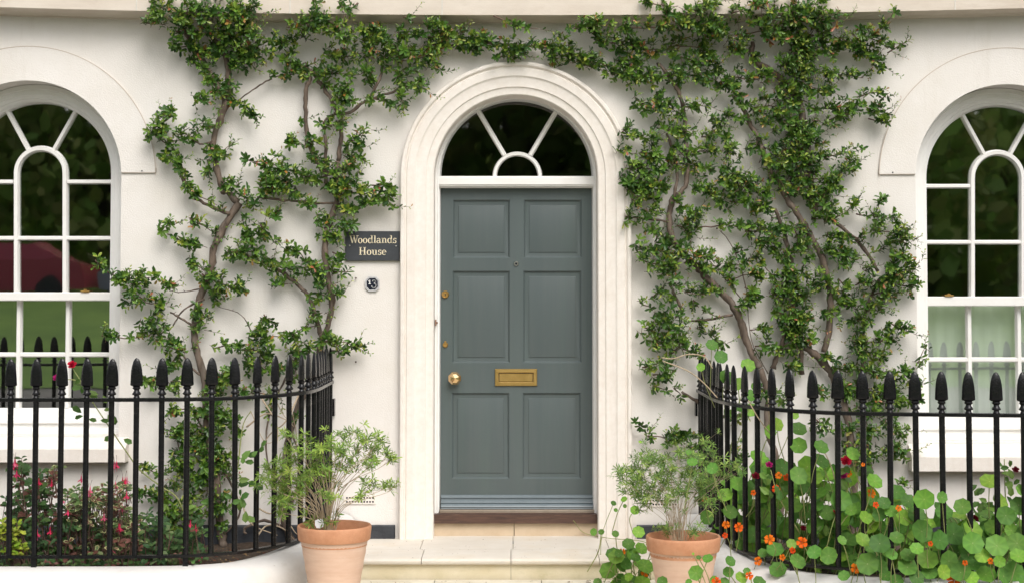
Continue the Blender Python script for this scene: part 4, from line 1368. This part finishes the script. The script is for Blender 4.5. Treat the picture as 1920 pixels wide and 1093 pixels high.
e2 = '''190,480 230,540 260,450 300,400 340,440 290,520 320,600 330,660 250,590 380,500 400,420 450,380 460,460 430,540 520,440 560,380 600,460 640,420 600,560 680,520 660,300 700,400
720,560 820,440 640,520 540,520 500,600 360,560 680,640 460,640 590,380 500,360 420,480 300,470 480,520 560,480 350,390 400,600 620,600 680,460 250,510 540,590 760,490 450,800 600,800'''
SG2 = [(.14,.25,.055),(.18,.31,.075),(.24,.38,.08),(.10,.19,.04),(.30,.42,.10)]
s2 = potshrub('x', 'twiggy shrub with small grey-green leaves growing in the right pot', c2, k2, YP2, e2, (1272,1000), 2.93, (1100,720), 22, .031, 12, SG2, 10, .030, .12, .0017)
# white plant tag in the left pot
mb = MB(); a = P(599,981,YP1-.05); mb.add([(a.x+r*math.cos(t), a.y+rnd(-.002,.002), a.z+r*math.sin(t)*1.0) for t, r in [(i*math.pi/4+.2, .023+.003*(i%2)) for i in range(8)]], [tuple(range(8))])
mb.v += [(x, y+.003, z) for x,y,z in mb.v]; n_ = 8; mb.f.append(tuple(range(15,7,-1))); mb.f += [(i,(i+1)%8,(i+1)%8+8,i+8) for i in range(8)]; mb.m = [0]*len(mb.f); mb.c = [(1,1,1)]*16
tg = mb.build('plant_tag', M['tag'], None); tag(tg, 'white plastic tag stuck in the left pot among the stems', 'plant tag')
# ------------------------------------------------ nasturtiums
NC = [(.09,.22,.028),(.13,.29,.034),(.065,.165,.022),(.19,.36,.04),(.11,.25,.04),(.16,.33,.036),(.08,.20,.03)]
def nleaf(mb, c, nrm, R, col, vein=True):
    nrm = nrm.normalized(); u = nrm.orthogonal().normalized(); v = nrm.cross(u); n = 21; a0 = rnd(0,6.28)
    vsx = [c-nrm*R*.10]; cols = [(min(1,col[0]*2.2+.18), min(1,col[1]*1.45+.16), min(1,col[2]*2+.14))]
    ph = rnd(0,6); k = 7
    for ring, rr in enumerate((.07,.55,.86,1.0)):
        for i in range(n):
            a = a0+2*math.pi*i/n; wv = 1+.055*math.cos(k*(a-a0))*(ring > 1)+.03*math.sin(2*a+ph)
            h_ = (-.10+.10*rr**1.5+ .035*math.cos(k*(a-a0))*rr)*R + (rr>.8)*R*.05*math.sin(3*a+ph)
            ve = (i % 3 == 0) and vein
            vsx.append(c+(u*math.cos(a)+v*math.sin(a))*R*rr*wv+nrm*h_)
            f = 1.0 if not ve else 1.2
            if ring == 3: f *= .93
            cols.append((col[0]*f*(1.06 if ve else 1), col[1]*f, col[2]*f) if ring else (col[0]*1.3, col[1]*1.12, col[2]*1.3))
    fs = [(0,1+i,1+(i+1)%n) for i in range(n)]
    for r in range(3):
        for i in range(n): a = 1+r*n+i; b = 1+r*n+(i+1)%n; fs.append((a,a+n,b+n,b))
    mb.add(vsx, fs, cols)
def fence_y(x, path):
    best = min(path, key=lambda p: abs(p.x-x)+(0 if p.y < -.9 else 5)); return best.y
def stalk(ms, c, foot, r=.0026):
    mid = (c+foot)/2+Vector((rnd(-.03,.03), rnd(-.03,.01), rnd(.0,.03))); ms.tube(catmull3([foot, mid, c], 5), [r]*11, 4, cap=False)
OC = [(.85,.12,.006),(.88,.18,.008),(.80,.075,.006)]
def nflower(c, R, root, col=None, face=None):
    mb = MB(); nr = (face or Vector((rnd(-.4,.4), -1, rnd(-.05,.35)))).normalized(); u = nr.orthogonal().normalized(); v = nr.cross(u); a0 = rnd(0,6.28); cc = col or random.choice(OC)
    for k in range(5):
        a = a0+k*2*math.pi/5+rnd(-.1,.1); d = u*math.cos(a)+v*math.sin(a); s = nr.cross(d); rows = []; cols = []
        for t, wd, h_ in ((.08,.05,-.25),(.35,.20,-.02),(.7,.42,.10),(1.0,.34,.03)):
            for q in (-1, 0, 1):
                rows.append(c+d*R*t*rnd(.95,1.05)+s*R*wd*q+nr*R*(h_+.06*abs(q)+rnd(-.04,.04)))
                f = (.55 if t < .2 else (.8 if t < .5 and q == 0 else 1)); cols.append((cc[0]*f*rnd(.9,1), cc[1]*f*rnd(.85,1.2), cc[2]))
        mb.add(rows, [(r*3+q, r*3+q+1, r*3+q+4, r*3+q+3) for r in range(3) for q in range(2)], cols)
    mb.add([c+(u*math.cos(t)+v*math.sin(t))*R*.13+nr*R*.03 for t in [i*math.pi/3 for i in range(6)]], [tuple(range(6))], (.35,.10,.01))
    o = root.location; local(mb, root).build('flower', M['petal'], root)
def nasturtium(label, leaves, flowers, seed, foot, fill=None, yfun=None):
    random.seed(seed); f0 = P(foot[0], foot[1], foot[2]); root = empty('nasturtium', f0); tag(root, label, 'nasturtium')
    ml, ms = MB(), MB()
    cs = []
    for (x, y, r) in leaves: cs.append((x, y, r, yfun(x, y, r), True))
    if fill:
        cs += fill()
    for x, y, r, yy, vis in cs:
        c = P(x, y, yy); R = r*.94/S(yy)
        nrm = Vector((rnd(-.45,.45), -1+rnd(0,.3), rnd(.15,.95)))
        if not vis: nrm = Vector((rnd(-.9,.9), -rnd(.2,1), rnd(.0,1.2)))
        nleaf(ml, c, nrm, R, vary(random.choice(NC), .22), True)
        ft = Vector((c.x+rnd(-.10,.10), yy+rnd(.02,.12), max(.06, c.z-rnd(.12,.35))))
        if random.random() < .75: stalk(ms, c-nrm.normalized()*R*.1, ft, rnd(.0018,.0028))
    for x, y, r in flowers:
        yy = min(yfun(x, y, r), -1.5 if seed == 31 else 9)-.06; nflower(P(x, y, yy), r*1.08/S(yy), root)
        stalk(ms, P(x,y,yy)+Vector((0,.01,0)), P(x+rnd(-15,15), y+45, yy+.08), .002)
    local(ms, root).build('stems', M['stem_green'], root, smooth=True)
    local(ml, root).build('foliage', M['soft_leaf'], root, smooth=True)
    return root
def L3(s, f, ox, oy):
    v = parsepts(s); return [(v[i]/f+ox, v[i+1]/f+oy, v[i+2]/f) for i in range(0, len(v), 3)]
A = L3('''895,60,45 905,140,40 845,125,30 925,15,28 1010,260,42 1050,220,40 1165,243,48 1140,165,30 1165,335,48 1290,342,46 1290,420,50 945,395,50 935,475,40 1075,455,55 1165,500,55 1250,510,50
830,545,45 920,565,48 760,605,46 690,460,36 1130,660,58 1310,610,32 790,700,45 660,730,44 915,825,55 845,880,35 1035,905,52 1125,875,30 965,925,28 1050,1015,52 1160,970,50 1250,920,42 1330,940,50''', 2.93, 1100, 720)
B = L3('''350,380,42 285,638,62 205,610,35 420,730,42 495,715,40 570,750,44 630,730,50 700,715,52 560,695,40 730,805,68 590,840,42 405,852,46 497,872,60 440,900,30 830,855,56 905,820,65 1010,795,60
1010,870,65 1140,885,65 1250,870,60 950,670,50 850,700,50 740,630,60 840,620,35 590,590,50 470,530,50 430,480,40 1100,530,55 1160,640,50 1260,660,50 1280,580,40 1190,720,55 1220,800,40 1280,820,45
1120,780,50 290,855,30 215,940,50 300,1050,35 430,985,65 510,1000,40 530,1050,35 590,1080,40 650,1000,60 650,935,45 760,960,60 880,970,60 850,1030,45 770,1030,50 940,1030,60 1010,990,40 1080,1040,60
1155,972,35 1180,1050,50 1230,1030,62 1260,940,50 1290,1080,40 700,900,40 655,640,45 700,1060,45 1000,1060,45 560,930,40 1060,940,45 980,930,40 340,690,36 520,650,40''', 2.93, 1480, 720)
TOPS = L3('560,880,36 610,945,40 500,1000,25 755,990,42 640,1055,45 700,1090,40', 2.876, 1140, 340)
def yb(x, y, r):
    w_ = P(x, 1000, -1.8).x; fy = fence_y(max(1.15, w_), FR)
    if y > 1000: return fy-rnd(.05,.22)
    if y > 930: return fy+rnd(-.12,.12)
    return fy+rnd(-.03,.35) if random.random() < .75 else fy-rnd(.03,.08)
def fillR():
    out = []
    for _ in range(480):
        x = rnd(1345, 1945) if random.random() < .7 else rnd(1350,1640); t = (x-1395)/550
        top = 850 if x < 1600 else (910 if x < 1700 else 930)
        y = rnd(top+20, 1100)
        w_ = P(x, 1000, -1.8).x; fy = fence_y(max(1.15, w_), FR)
        out.append((x, y, rnd(11,22), fy+rnd(.12,.75), False))
    return out
nasturtium('large mass of round-leaved nasturtiums with orange flowers filling the bed behind the right railing', A+B+TOPS,
   L3('765,770,20 835,785,24 760,830,15 1055,500,18 1098,510,18 1040,575,22 915,595,14 645,630,14 1003,852,26 1183,868,28 940,970,22 1075,950,16 1130,910,16', 2.93, 1100, 720)+
   L3('450,598,24 475,662,16 600,680,16 365,1010,26 905,1072,36 1105,970,16 325,490,18 965,980,14 20,915,14 775,875,14 690,620,10 405,440,10', 2.93, 1480, 720), 31, (1600,1040,-1.5), fillR, yb)
C_ = L3('38,810,22 80,810,18 158,820,22 230,875,38 145,930,42 120,1020,56 215,985,38 300,900,38 330,1000,42 255,915,25 220,1075,35 285,810,36 265,690,27 205,630,20 148,652,18 210,668,12 295,315,11 297,380,12 160,690,12 60,1085,25 350,880,26 380,940,26', 2.93, 1100, 720)
def yc(x, y, r):
    return -.55-rnd(0,.1) if y < 960 else (-.85 if y < 1010 else -1.05-rnd(0,.15))
def fillC(): return [(rnd(1150,1215), rnd(1035,1100), rnd(8,16), rnd(-1.25,-.95), False) for _ in range(22)]
nc = nasturtium('trailing nasturtium spilling over the end of the doorstep, left of the right pot', C_, L3('195,920,18 322,1030,24', 2.93, 1100, 720), 32, (1190,1085,-1.0), fillC, yc)
mb = MB(); mb.tube(catmull3([PZ(1230,1060,.02), PZ(1215,1018,Z0+.02), PZ(1140,1008,Z0+.012), PZ(1095,998,Z0+.02), P(1075,975,-.10)], 8), [.0022]*33, 5); local(mb, nc).build('stems', M['stem_green'], nc, smooth=True)
D_ = L3('615,950,15 665,955,32 790,970,33 778,1030,33 600,1035,44 850,1060,38 880,1025,22 950,1085,40 415,1080,32 585,930,8 700,1075,26 560,1085,20 760,1085,30', 2.93, 1100, 720)
nd = nasturtium('low nasturtium trailing across the front of the right pot and the white curb', D_, L3('893,1050,20 712,1085,24', 2.93, 1100, 720), 33, (1370,1085,-2.05), None, lambda x,y,r: -1.99-rnd(0,.06))
ne = nasturtium('slender nasturtium shoot leaning against the shrub in the right pot', L3('580,425,32 1345,640,5 690,460,34 560,372,16', 2.93, 1100, 720)[:1]+L3('690,460,34 560,372,18', 2.93, 1100, 720), [], 34, (1300,985,-1.78), None, lambda x,y,r: -1.86)
# long pale stems reaching out over the railing
mb = MB(); fyv = -1.45
for pts in ([(1240,670),(1262,672),(1290,664),(1320,668),(1336,690)], [(1242,676),(1290,695),(1320,718),(1345,745)], [(1403,750),(1420,780),(1436,802),(1450,818)], [(1440,745),(1443,790),(1447,815)], [(1545,845),(1558,872),(1566,900)]):
    mb.tube(catmull3([P(x,y,fyv) for x,y in pts], 6), [.0030]*(6*(len(pts)-1)+1), 5)
o = mb; root = [x for x in bpy.data.objects if x.name == 'nasturtium'][0]; local(mb, root).build('stems', M['twig_pale'], root, smooth=True)
# ------------------------------------------------ roses
def rose_head(root, c, R, col):
    mb = MB(); 
    for ring, (n, rr, tilt) in enumerate(((5,1.0,.25),(5,.78,.7),(4,.52,1.05),(3,.3,1.3))):
        for k in range(n):
            a = k*2*math.pi/n+ring*.7+rnd(-.2,.2); nr = Vector((0,-.75,.65)).normalized(); u = nr.orthogonal().normalized(); v = nr.cross(u)
            d = u*math.cos(a)+v*math.sin(a); dd = (d*math.cos(tilt)+nr*math.sin(tilt)); s = d.cross(nr); cc = vary(col,.25)
            pts_ = [c+nr*R*.1*ring, c+dd*R*rr*.5+s*R*.42, c+dd*R*rr*.95+s*R*.36, c+dd*R*rr*1.05, c+dd*R*rr*.95-s*R*.36, c+dd*R*rr*.5-s*R*.42, c+dd*R*rr*.6-nr*R*.12]
            mb.add(pts_, [(0,1,6),(1,2,6),(2,3,6),(3,4,6),(4,5,6),(5,0,6)], cc)
    local(mb, root).build('flower', M['petal'], root)
RG = [(.07,.15,.03),(.10,.19,.04),(.14,.24,.05)]
def rose(label, canes, heads, lvs, y, seed):
    random.seed(seed); b = P(canes[0][0][0], canes[0][0][1], y); root = empty('rose_bush', b); tag(root, label, 'rose')
    ms, ml = MB(), MB()
    for pts in canes:
        pp = catmull3([P(px_,py_,y+rnd(-.02,.02)) for px_,py_ in pts], 6); n_ = len(pp)
        ms.tube(pp, [.0042*(1-.5*i/n_) for i in range(n_)], 6)
        for _ in range(n_//2):
            j = random.randrange(n_-1); ms.tube([pp[j], pp[j]+Vector((rnd(-1,1),-.3,rnd(-.2,.6))).normalized()*.010], [.002,.0003], 3)
    for (px_,py_,n) in lvs:
        for k in range(n):
            c = P(px_+rnd(-10,10), py_+rnd(-8,8), y-rnd(0,.06)); a = rnd(0,6.28)
            d = Vector((math.cos(a), -.3, math.sin(a)*.6-.2)); L_ = rnd(.04,.06)
            leaf(ml, c, d, Vector((rnd(-.5,.5),-1,rnd(.2,.9))), L_, L_*.62, vary(random.choice(RG),.2), .12, .15)
    for (px_,py_,r,col) in heads:
        rose_head(root, P(px_,py_,y-.02), r/S(y), col)
    local(ms, root).build('canes', M['stem_green'], root, smooth=True); local(ml, root).build('foliage', M['soft_leaf'], root)
CR = (.45,.008,.035); MG = (.36,.012,.13); DK = (.14,.005,.015)
rose('straggling rose with red and magenta blooms behind the left railing', [[(345,960),(330,930),(300,910),(262,880),(236,845),(205,800),(175,755),(150,712),(136,690)],[(160,725),(140,712),(112,712)],[(430,940),(445,880),(455,800),(470,770)]],
     [(135,684,9,CR),(107,708,8,MG)], [(160,735,3),(190,740,3),(150,722,2),(160,780,3),(195,780,3),(215,770,2),(222,818,2),(445,930,5),(470,905,5),(462,860,4),(480,840,4),(370,945,5),(455,960,4)], -1.42, 41)
rose('rose with crimson and magenta blooms among nasturtiums behind the right railing', [[(1600,1010),(1585,960),(1590,910),(1586,872)],[(1590,930),(1582,905),(1580,892)],[(1500,1000),(1460,930),(1445,880)],[(1570,1010),(1572,960)],[(1890,1000),(1885,930),(1883,860)]],
     [(1586,864,11,CR),(1578,888,12,MG),(1442,871,7,MG),(1417,892,8,DK),(1569,959,7,CR),(1828,972,8,DK),(1506,990,6,DK),(1904,880,7,DK),(1618,870,4,CR)], [(1600,880,3),(1575,905,3),(1615,885,4),(1560,925,3),(1440,895,4),(1430,915,4),(1460,910,3),(1885,880,5),(1895,905,5),(1880,930,4),(1550,990,4),(1590,960,4),(1830,940,5),(1850,950,5),(1840,915,4)], -1.55, 42)
# ------------------------------------------------ fuchsias and low leafy plants, left bed
def bush(label, cat, blobs, cols, y0, y1, seed, Lp, edge=None, kinds=.5, flowers=(), name='bush', fl=None, upr=.4):
    random.seed(seed); b = P(blobs[0][0], 1050, y0); root = empty(name, (b.x, (y0+y1)/2, .15)); tag(root, label, cat)
    ml, ms = MB(), MB()
    for (bx,by,rx,ry,n) in blobs:
        for _ in range(n):
            a, r = rnd(0,6.28), math.sqrt(random.random()); x, y = bx+rx*r*math.cos(a), by+ry*r*math.sin(a)
            yy = rnd(y0,y1); c = P(x, y, yy); a = rnd(0,6.28)
            ax = Vector((rnd(-.5,.5), -rnd(0,.5), 1)).normalized(); u = ax.orthogonal().normalized(); v = ax.cross(u)
            base = Vector((c.x+rnd(-.05,.05), yy+.03, max(.12, c.z-rnd(.08,.22))))
            ms.tube([base, (base+c)/2+Vector((rnd(-.01,.01),0,0)), c], [.0028,.002,.0014], 4, cap=False)
            cc = random.choice(cols)
            for k in range(random.choice((3,4,5))):
                a += 2.3; el = rnd(-.1,.6); d = (u*math.cos(a)+v*math.sin(a))*math.cos(el)+ax*math.sin(el)
                L_ = Lp*rnd(.7,1.25); c3 = vary(cc,.2); q = c-ax*rnd(0,.03); nn = ax+Vector((0,-.7,0))
                if edge and random.random() < kinds:
                    leaf(ml, q, d, nn, L_, L_*.50, vary(edge,.15), .1, .15); leaf(ml, q-nn.normalized()*-.0012, d, nn, L_*.86, L_*.32, c3, .1, .15)
                else: leaf(ml, q, d, nn, L_, L_*.52, c3, .12, .15)
    for (fx_, fy_, n) in flowers:
        for k in range(max(1,int(n*.6))):
            mb = MB(); yy = y1-.03 if False else min(y0,y1)+rnd(0,.05); c = P(fx_+rnd(-7,7)*(n>1), fy_+rnd(-6,6)*(n>1), yy)
            pk = vary(random.choice([(.78,.16,.27),(.72,.06,.16),(.60,.03,.09)]), .15)
            mb.tube([c+Vector((0,0,.022)), c+Vector((0,0,.012)), c+Vector((0,0,.004)), c+Vector((0,0,-.006)), c+Vector((0,0,-.018))], [.0012,.0028,.004,.005,.0025], 6, col=pk)
            for q in range(4):
                a = q*math.pi/2+rnd(0,1); d = Vector((math.cos(a)*.8, math.sin(a)*.8, -.55)); leaf(mb, c, d, Vector((0,-.3,1)), .024, .010, vary(pk,.1), .1, .1)
            mb.tube([c+Vector((0,0,-.010)), c+Vector((.001,0,-.034))], [.0010,.0007], 3, col=(.7,.1,.2))
            ms.tube([c+Vector((0,0,.022)), c+Vector((rnd(-.01,.01),.01,.05))], [.001,.0012], 3, cap=False)
            local(mb, root).build('flower', M['petal'], root)
    local(ms, root).build('stems', M['twig'], root, smooth=True); local(ml, root).build('foliage', M['soft_leaf'], root)
FG = [(.05,.11,.03),(.07,.145,.04),(.09,.17,.045),(.055,.12,.045)]
FV = [(.09,.16,.05),(.12,.20,.06),(.16,.22,.09)]
FP = [(.16,.07,.05),(.22,.10,.08),(.10,.12,.04)]
bush('dark-leaved fuchsia with hanging pink flowers at the far left of the bed', 'fuchsia', [(45,935,40,40,34),(35,880,14,26,9),(85,905,22,30,16),(90,985,80,50,80),(150,1000,50,45,50),(60,1035,90,25,60)], FG+FP[:1], -1.45, -1.0, 51, .046,
     None, 0, [(33,868,5),(36,885,4),(73,903,1),(97,906,1),(94,995,1),(70,1000,1),(43,1038,1),(38,1032,1)], 'fuchsia_bush')
bush('fuchsia with cream-edged leaves and pink flower clusters in the left bed', 'fuchsia', [(185,960,60,45,75),(215,925,30,26,30),(150,935,30,30,26),(100,880,12,24,8),(225,1000,40,36,50),(180,1020,60,26,45)], FV+FP, -1.50, -1.1, 52, .040,
     (.45,.47,.22), .6, [(148,898,2),(169,918,1),(218,876,4),(236,904,6),(215,908,2),(131,963,3),(225,985,4),(229,948,2),(160,925,2),(210,1032,1),(90,1062,2),(84,1070,1),(240,925,3),(122,940,2),(200,965,2)], 'fuchsia_bush')
bush('low plain green fuchsia with a few red flowers near the curve of the left railing', 'fuchsia', [(275,990,45,34,50),(310,1015,50,24,40),(350,1030,40,16,26),(270,1040,60,14,30),(365,985,22,22,14)], FG+FV[:1], -1.40, -1.0, 53, .042,
     None, 0, [(357,982,1),(367,990,1),(260,992,1),(378,1045,1)], 'fuchsia_bush')
bush('small yellow-green leafed plant at the left end of the bed', 'plant', [(18,1000,22,30,36),(30,1025,20,16,18)], [(.30,.40,.03),(.24,.36,.03),(.36,.42,.05)], -1.52, -1.45, 54, .034, None, 0, (), 'ground_plant')
bush('low creeping plants with reddish flecks along the back of the left curb', 'plant', [(60,1060,60,8,26),(200,1056,80,8,34),(330,1046,50,6,18),(300,1000,80,30,10)], FG+FP+FV, -1.55, -1.42, 55, .034, None, 0, (), 'ground_plant')
# ------------------------------------------------ fallen leaves and crumbs
def litter(name, label, n, reg, z, seed, size=(.012,.03)):
    random.seed(seed); mb = MB()
    for _ in range(n):
        x0,x1,y0,y1 = reg; c = Vector((rnd(x0,x1), rnd(y0,y1), z+rnd(.001,.006)))
        if z == .17: c.z = .085+.10*min(1,abs(c.y)/max(.3,abs(min([p.y for p in FL if abs(p.x) <= abs(c.x)+.02] or [-.3]))))**1.5+rnd(.006,.02)
        a = rnd(0,6.28)
        leaf(mb, c, Vector((math.cos(a),math.sin(a),rnd(-.1,.3))), Vector((rnd(-.4,.4),rnd(-.4,.4),1)), rnd(*size), rnd(*size)*.5, vary(random.choice([(.20,.11,.05),(.10,.06,.03),(.30,.20,.09),(.16,.06,.03),(.05,.035,.02)]),.3), .2, .3)
    o = mb.build(name, M['deadleaf'], None); tag(o, label, 'dead leaves', None, 'stuff'); return o
litter('leaf_litter', 'brown leaf litter scattered on the soil at the curved end of the left bed', 420, (-2.0,-1.12,-1.45,-.3), .17, 61)
litter('leaf_litter', 'dark leaf litter at the foot of the doorstep beside the trailing nasturtium', 46, (.30,.62,-1.02,-.78), .0, 62)
litter('leaf_litter', 'tiny dark crumbs and petals scattered over the doorstep and path', 70, (-.8,.7,-.72,-.03), Z0-.001, 63, (.004,.010))
litter('leaf_litter', 'specks of dry debris along the path at the foot of the step', 90, (-.8,.7,-1.1,-.78), .0, 64, (.005,.014))
litter('leaf_litter', 'curled orange-brown dead leaves caught between the left pot and the curb', 40, (-1.12,-.98,-1.75,-1.5), .015, 65, (.04,.08))
# ------------------------------------------------ the green across the road (seen in the window reflections)
random.seed(71)
def tree(x, y, h, label):
    root = empty('park_tree', (x,y,.4)); tag(root, label, 'tree', 'trees across the green reflected in the windows'); mb = MB()
    mb.tube([Vector((0,0,0)),Vector((.2,0,h*.3)),Vector((0,.2,h*.6))], [.35,.28,.15], 8)
    for k in range(6):
        a = k*1.05; mb.tube([Vector((.1,0,h*.3)),Vector((math.cos(a)*h*.2,math.sin(a)*h*.2,h*.65))], [.12,.04], 5)
    mb.build('trunk', M['bark'], root, smooth=True); ml = MB()
    for _ in range(1900):
        d = Vector((random.gauss(0,1),random.gauss(0,1),random.gauss(0,1))).normalized()*random.random()**.4
        c = Vector((d.x*h*.36, d.y*h*.36, h*.56+d.z*h*.46)); c += Vector((rnd(-1,1),rnd(-1,1),rnd(-1,1)))*.4
        n = Vector((rnd(-1,1),rnd(-1,1),rnd(-.2,1))).normalized(); u = n.orthogonal().normalized(); v = n.cross(u); s_ = rnd(.15,.42)
        ml.add([c+u*s_*math.cos(t)+v*s_*math.sin(t)*rnd(.5,1) for t in (0,1.3,2.6,3.9,5.2)], [(0,1,2,3,4)], vary(random.choice([(.24,.36,.09),(.30,.42,.11),(.32,.36,.12)]),.3))
    ml.build('crown', M['soft_leaf'], root)
for i in range(15): tree(-42+i*6+rnd(-1.5,1.5), -38-rnd(0,8), rnd(10,13), 'tall dark broadleaf tree across the green, seen only as reflection in window glass')
mb = MB()
for _ in range(4200):
    c = Vector((rnd(-45,45), rnd(-56,-50), 1.3+rnd(0,7)*rnd(.4,1))); n = Vector((rnd(-.7,.7),1,rnd(-.3,.8))).normalized(); u = n.orthogonal().normalized(); v = n.cross(u); s_ = rnd(.5,1.0)
    mb.add([c+u*s_*math.cos(t)+v*s_*math.sin(t)*rnd(.5,1) for t in (0,1.3,2.6,3.9,5.2)], [(0,1,2,3,4)], vary(random.choice([(.24,.34,.09),(.30,.40,.11),(.32,.34,.12)]),.3))
o = mb.build('distant_wood', M['soft_leaf'], None); tag(o, 'dark belt of shrubs far across the green, reflected in the window glass', 'wood', None, 'stuff')
def car(x, y, z, paint, label):
    root = empty('parked_car', (x,y,z)); tag(root, label, 'car'); mb = MB()
    side = [(-2.1,.35),(-2.15,.75),(-1.5,.92),(-.95,1.05),(-.35,1.42),(.85,1.45),(1.55,1.05),(2.1,.95),(2.15,.4),(1.75,.3),(-1.7,.3)]
    n = len(side); vsx = [(a,-.85 if b < 1.1 else -.65,b) for a,b in side]+[(a,.85 if b < 1.1 else .65,b) for a,b in side]
    mb.add(vsx, [(i,(i+1)%n,(i+1)%n+n,i+n) for i in range(n)]+[tuple(range(n))[::-1], tuple(range(n,2*n))])
    mb.build('body', paint, root)
    mb = MB(); mb.add([(-.85,.80,1.06),(-.33,.68,1.36),(.82,.68,1.38),(1.4,.80,1.06)], [(0,1,2,3)]); mb.build('side_window', M['enamel_b'], root)
    for wx in (-1.35, 1.35):
        mb = MB(); mb.tube([Vector((wx,.70,.32)),Vector((wx,.88,.32))], [.32,.32], 20); mb.build('wheel', M['plinth'], root)
car(-12.4,-29,1.38, mat('red_car_paint', (.42,.06,.09), rough=.25, coat=.6), 'red parked car visible as reflection in the left window')
car(-7.9,-29.5,1.4, mat('slate_car_paint', (.28,.30,.40), rough=.25, coat=.6), 'grey-blue parked car visible as reflection in the left window')

random.seed(91)
rt = bpy.data.objects['wall_shrub.001']; mb = MB()
for pts in ([(470,770),(500,830),(540,800),(565,775)],[(480,1008),(500,985),(530,990),(556,1016)],[(490,745),(520,800),(515,870),(530,935),(524,985)],[(560,740),(535,790),(505,815),(480,860)],[(545,985),(556,1000),(575,1012)],
            [(450,930),(470,980),(520,1003)],[(505,905),(535,880),(556,830),(548,770)],[(462,800),(500,775),(545,790)],[(480,950),(510,962),(545,940)],[(515,745),(530,775),(552,800)]):
    n_ = 6*(len(pts)-1)+1; r0 = rnd(.0025,.0065)
    mb.tube(catmull3([P(x,y,-rnd(.1,.3)) for x,y in pts], 6), [r0*(1-.6*i/n_) for i in range(n_)], 5)
local(mb, rt).build('dry_stems', M['twig_pale'], rt, smooth=True)

for q_ in ((667,523),(667,679),(1343,430)):
    c = P(*q_,0); mb = MB(); mb.tube([Vector((c.x,.0,c.z)),Vector((c.x+.002,-.018,c.z+.004))], [.0022,.0018], 6); mb.tube([Vector((c.x+.002,-.018,c.z+.004)),Vector((c.x+.002,-.020,c.z+.0045))], [.006,.005], 8)
    mb.build('wall_nail', M['sill_brown'], house)
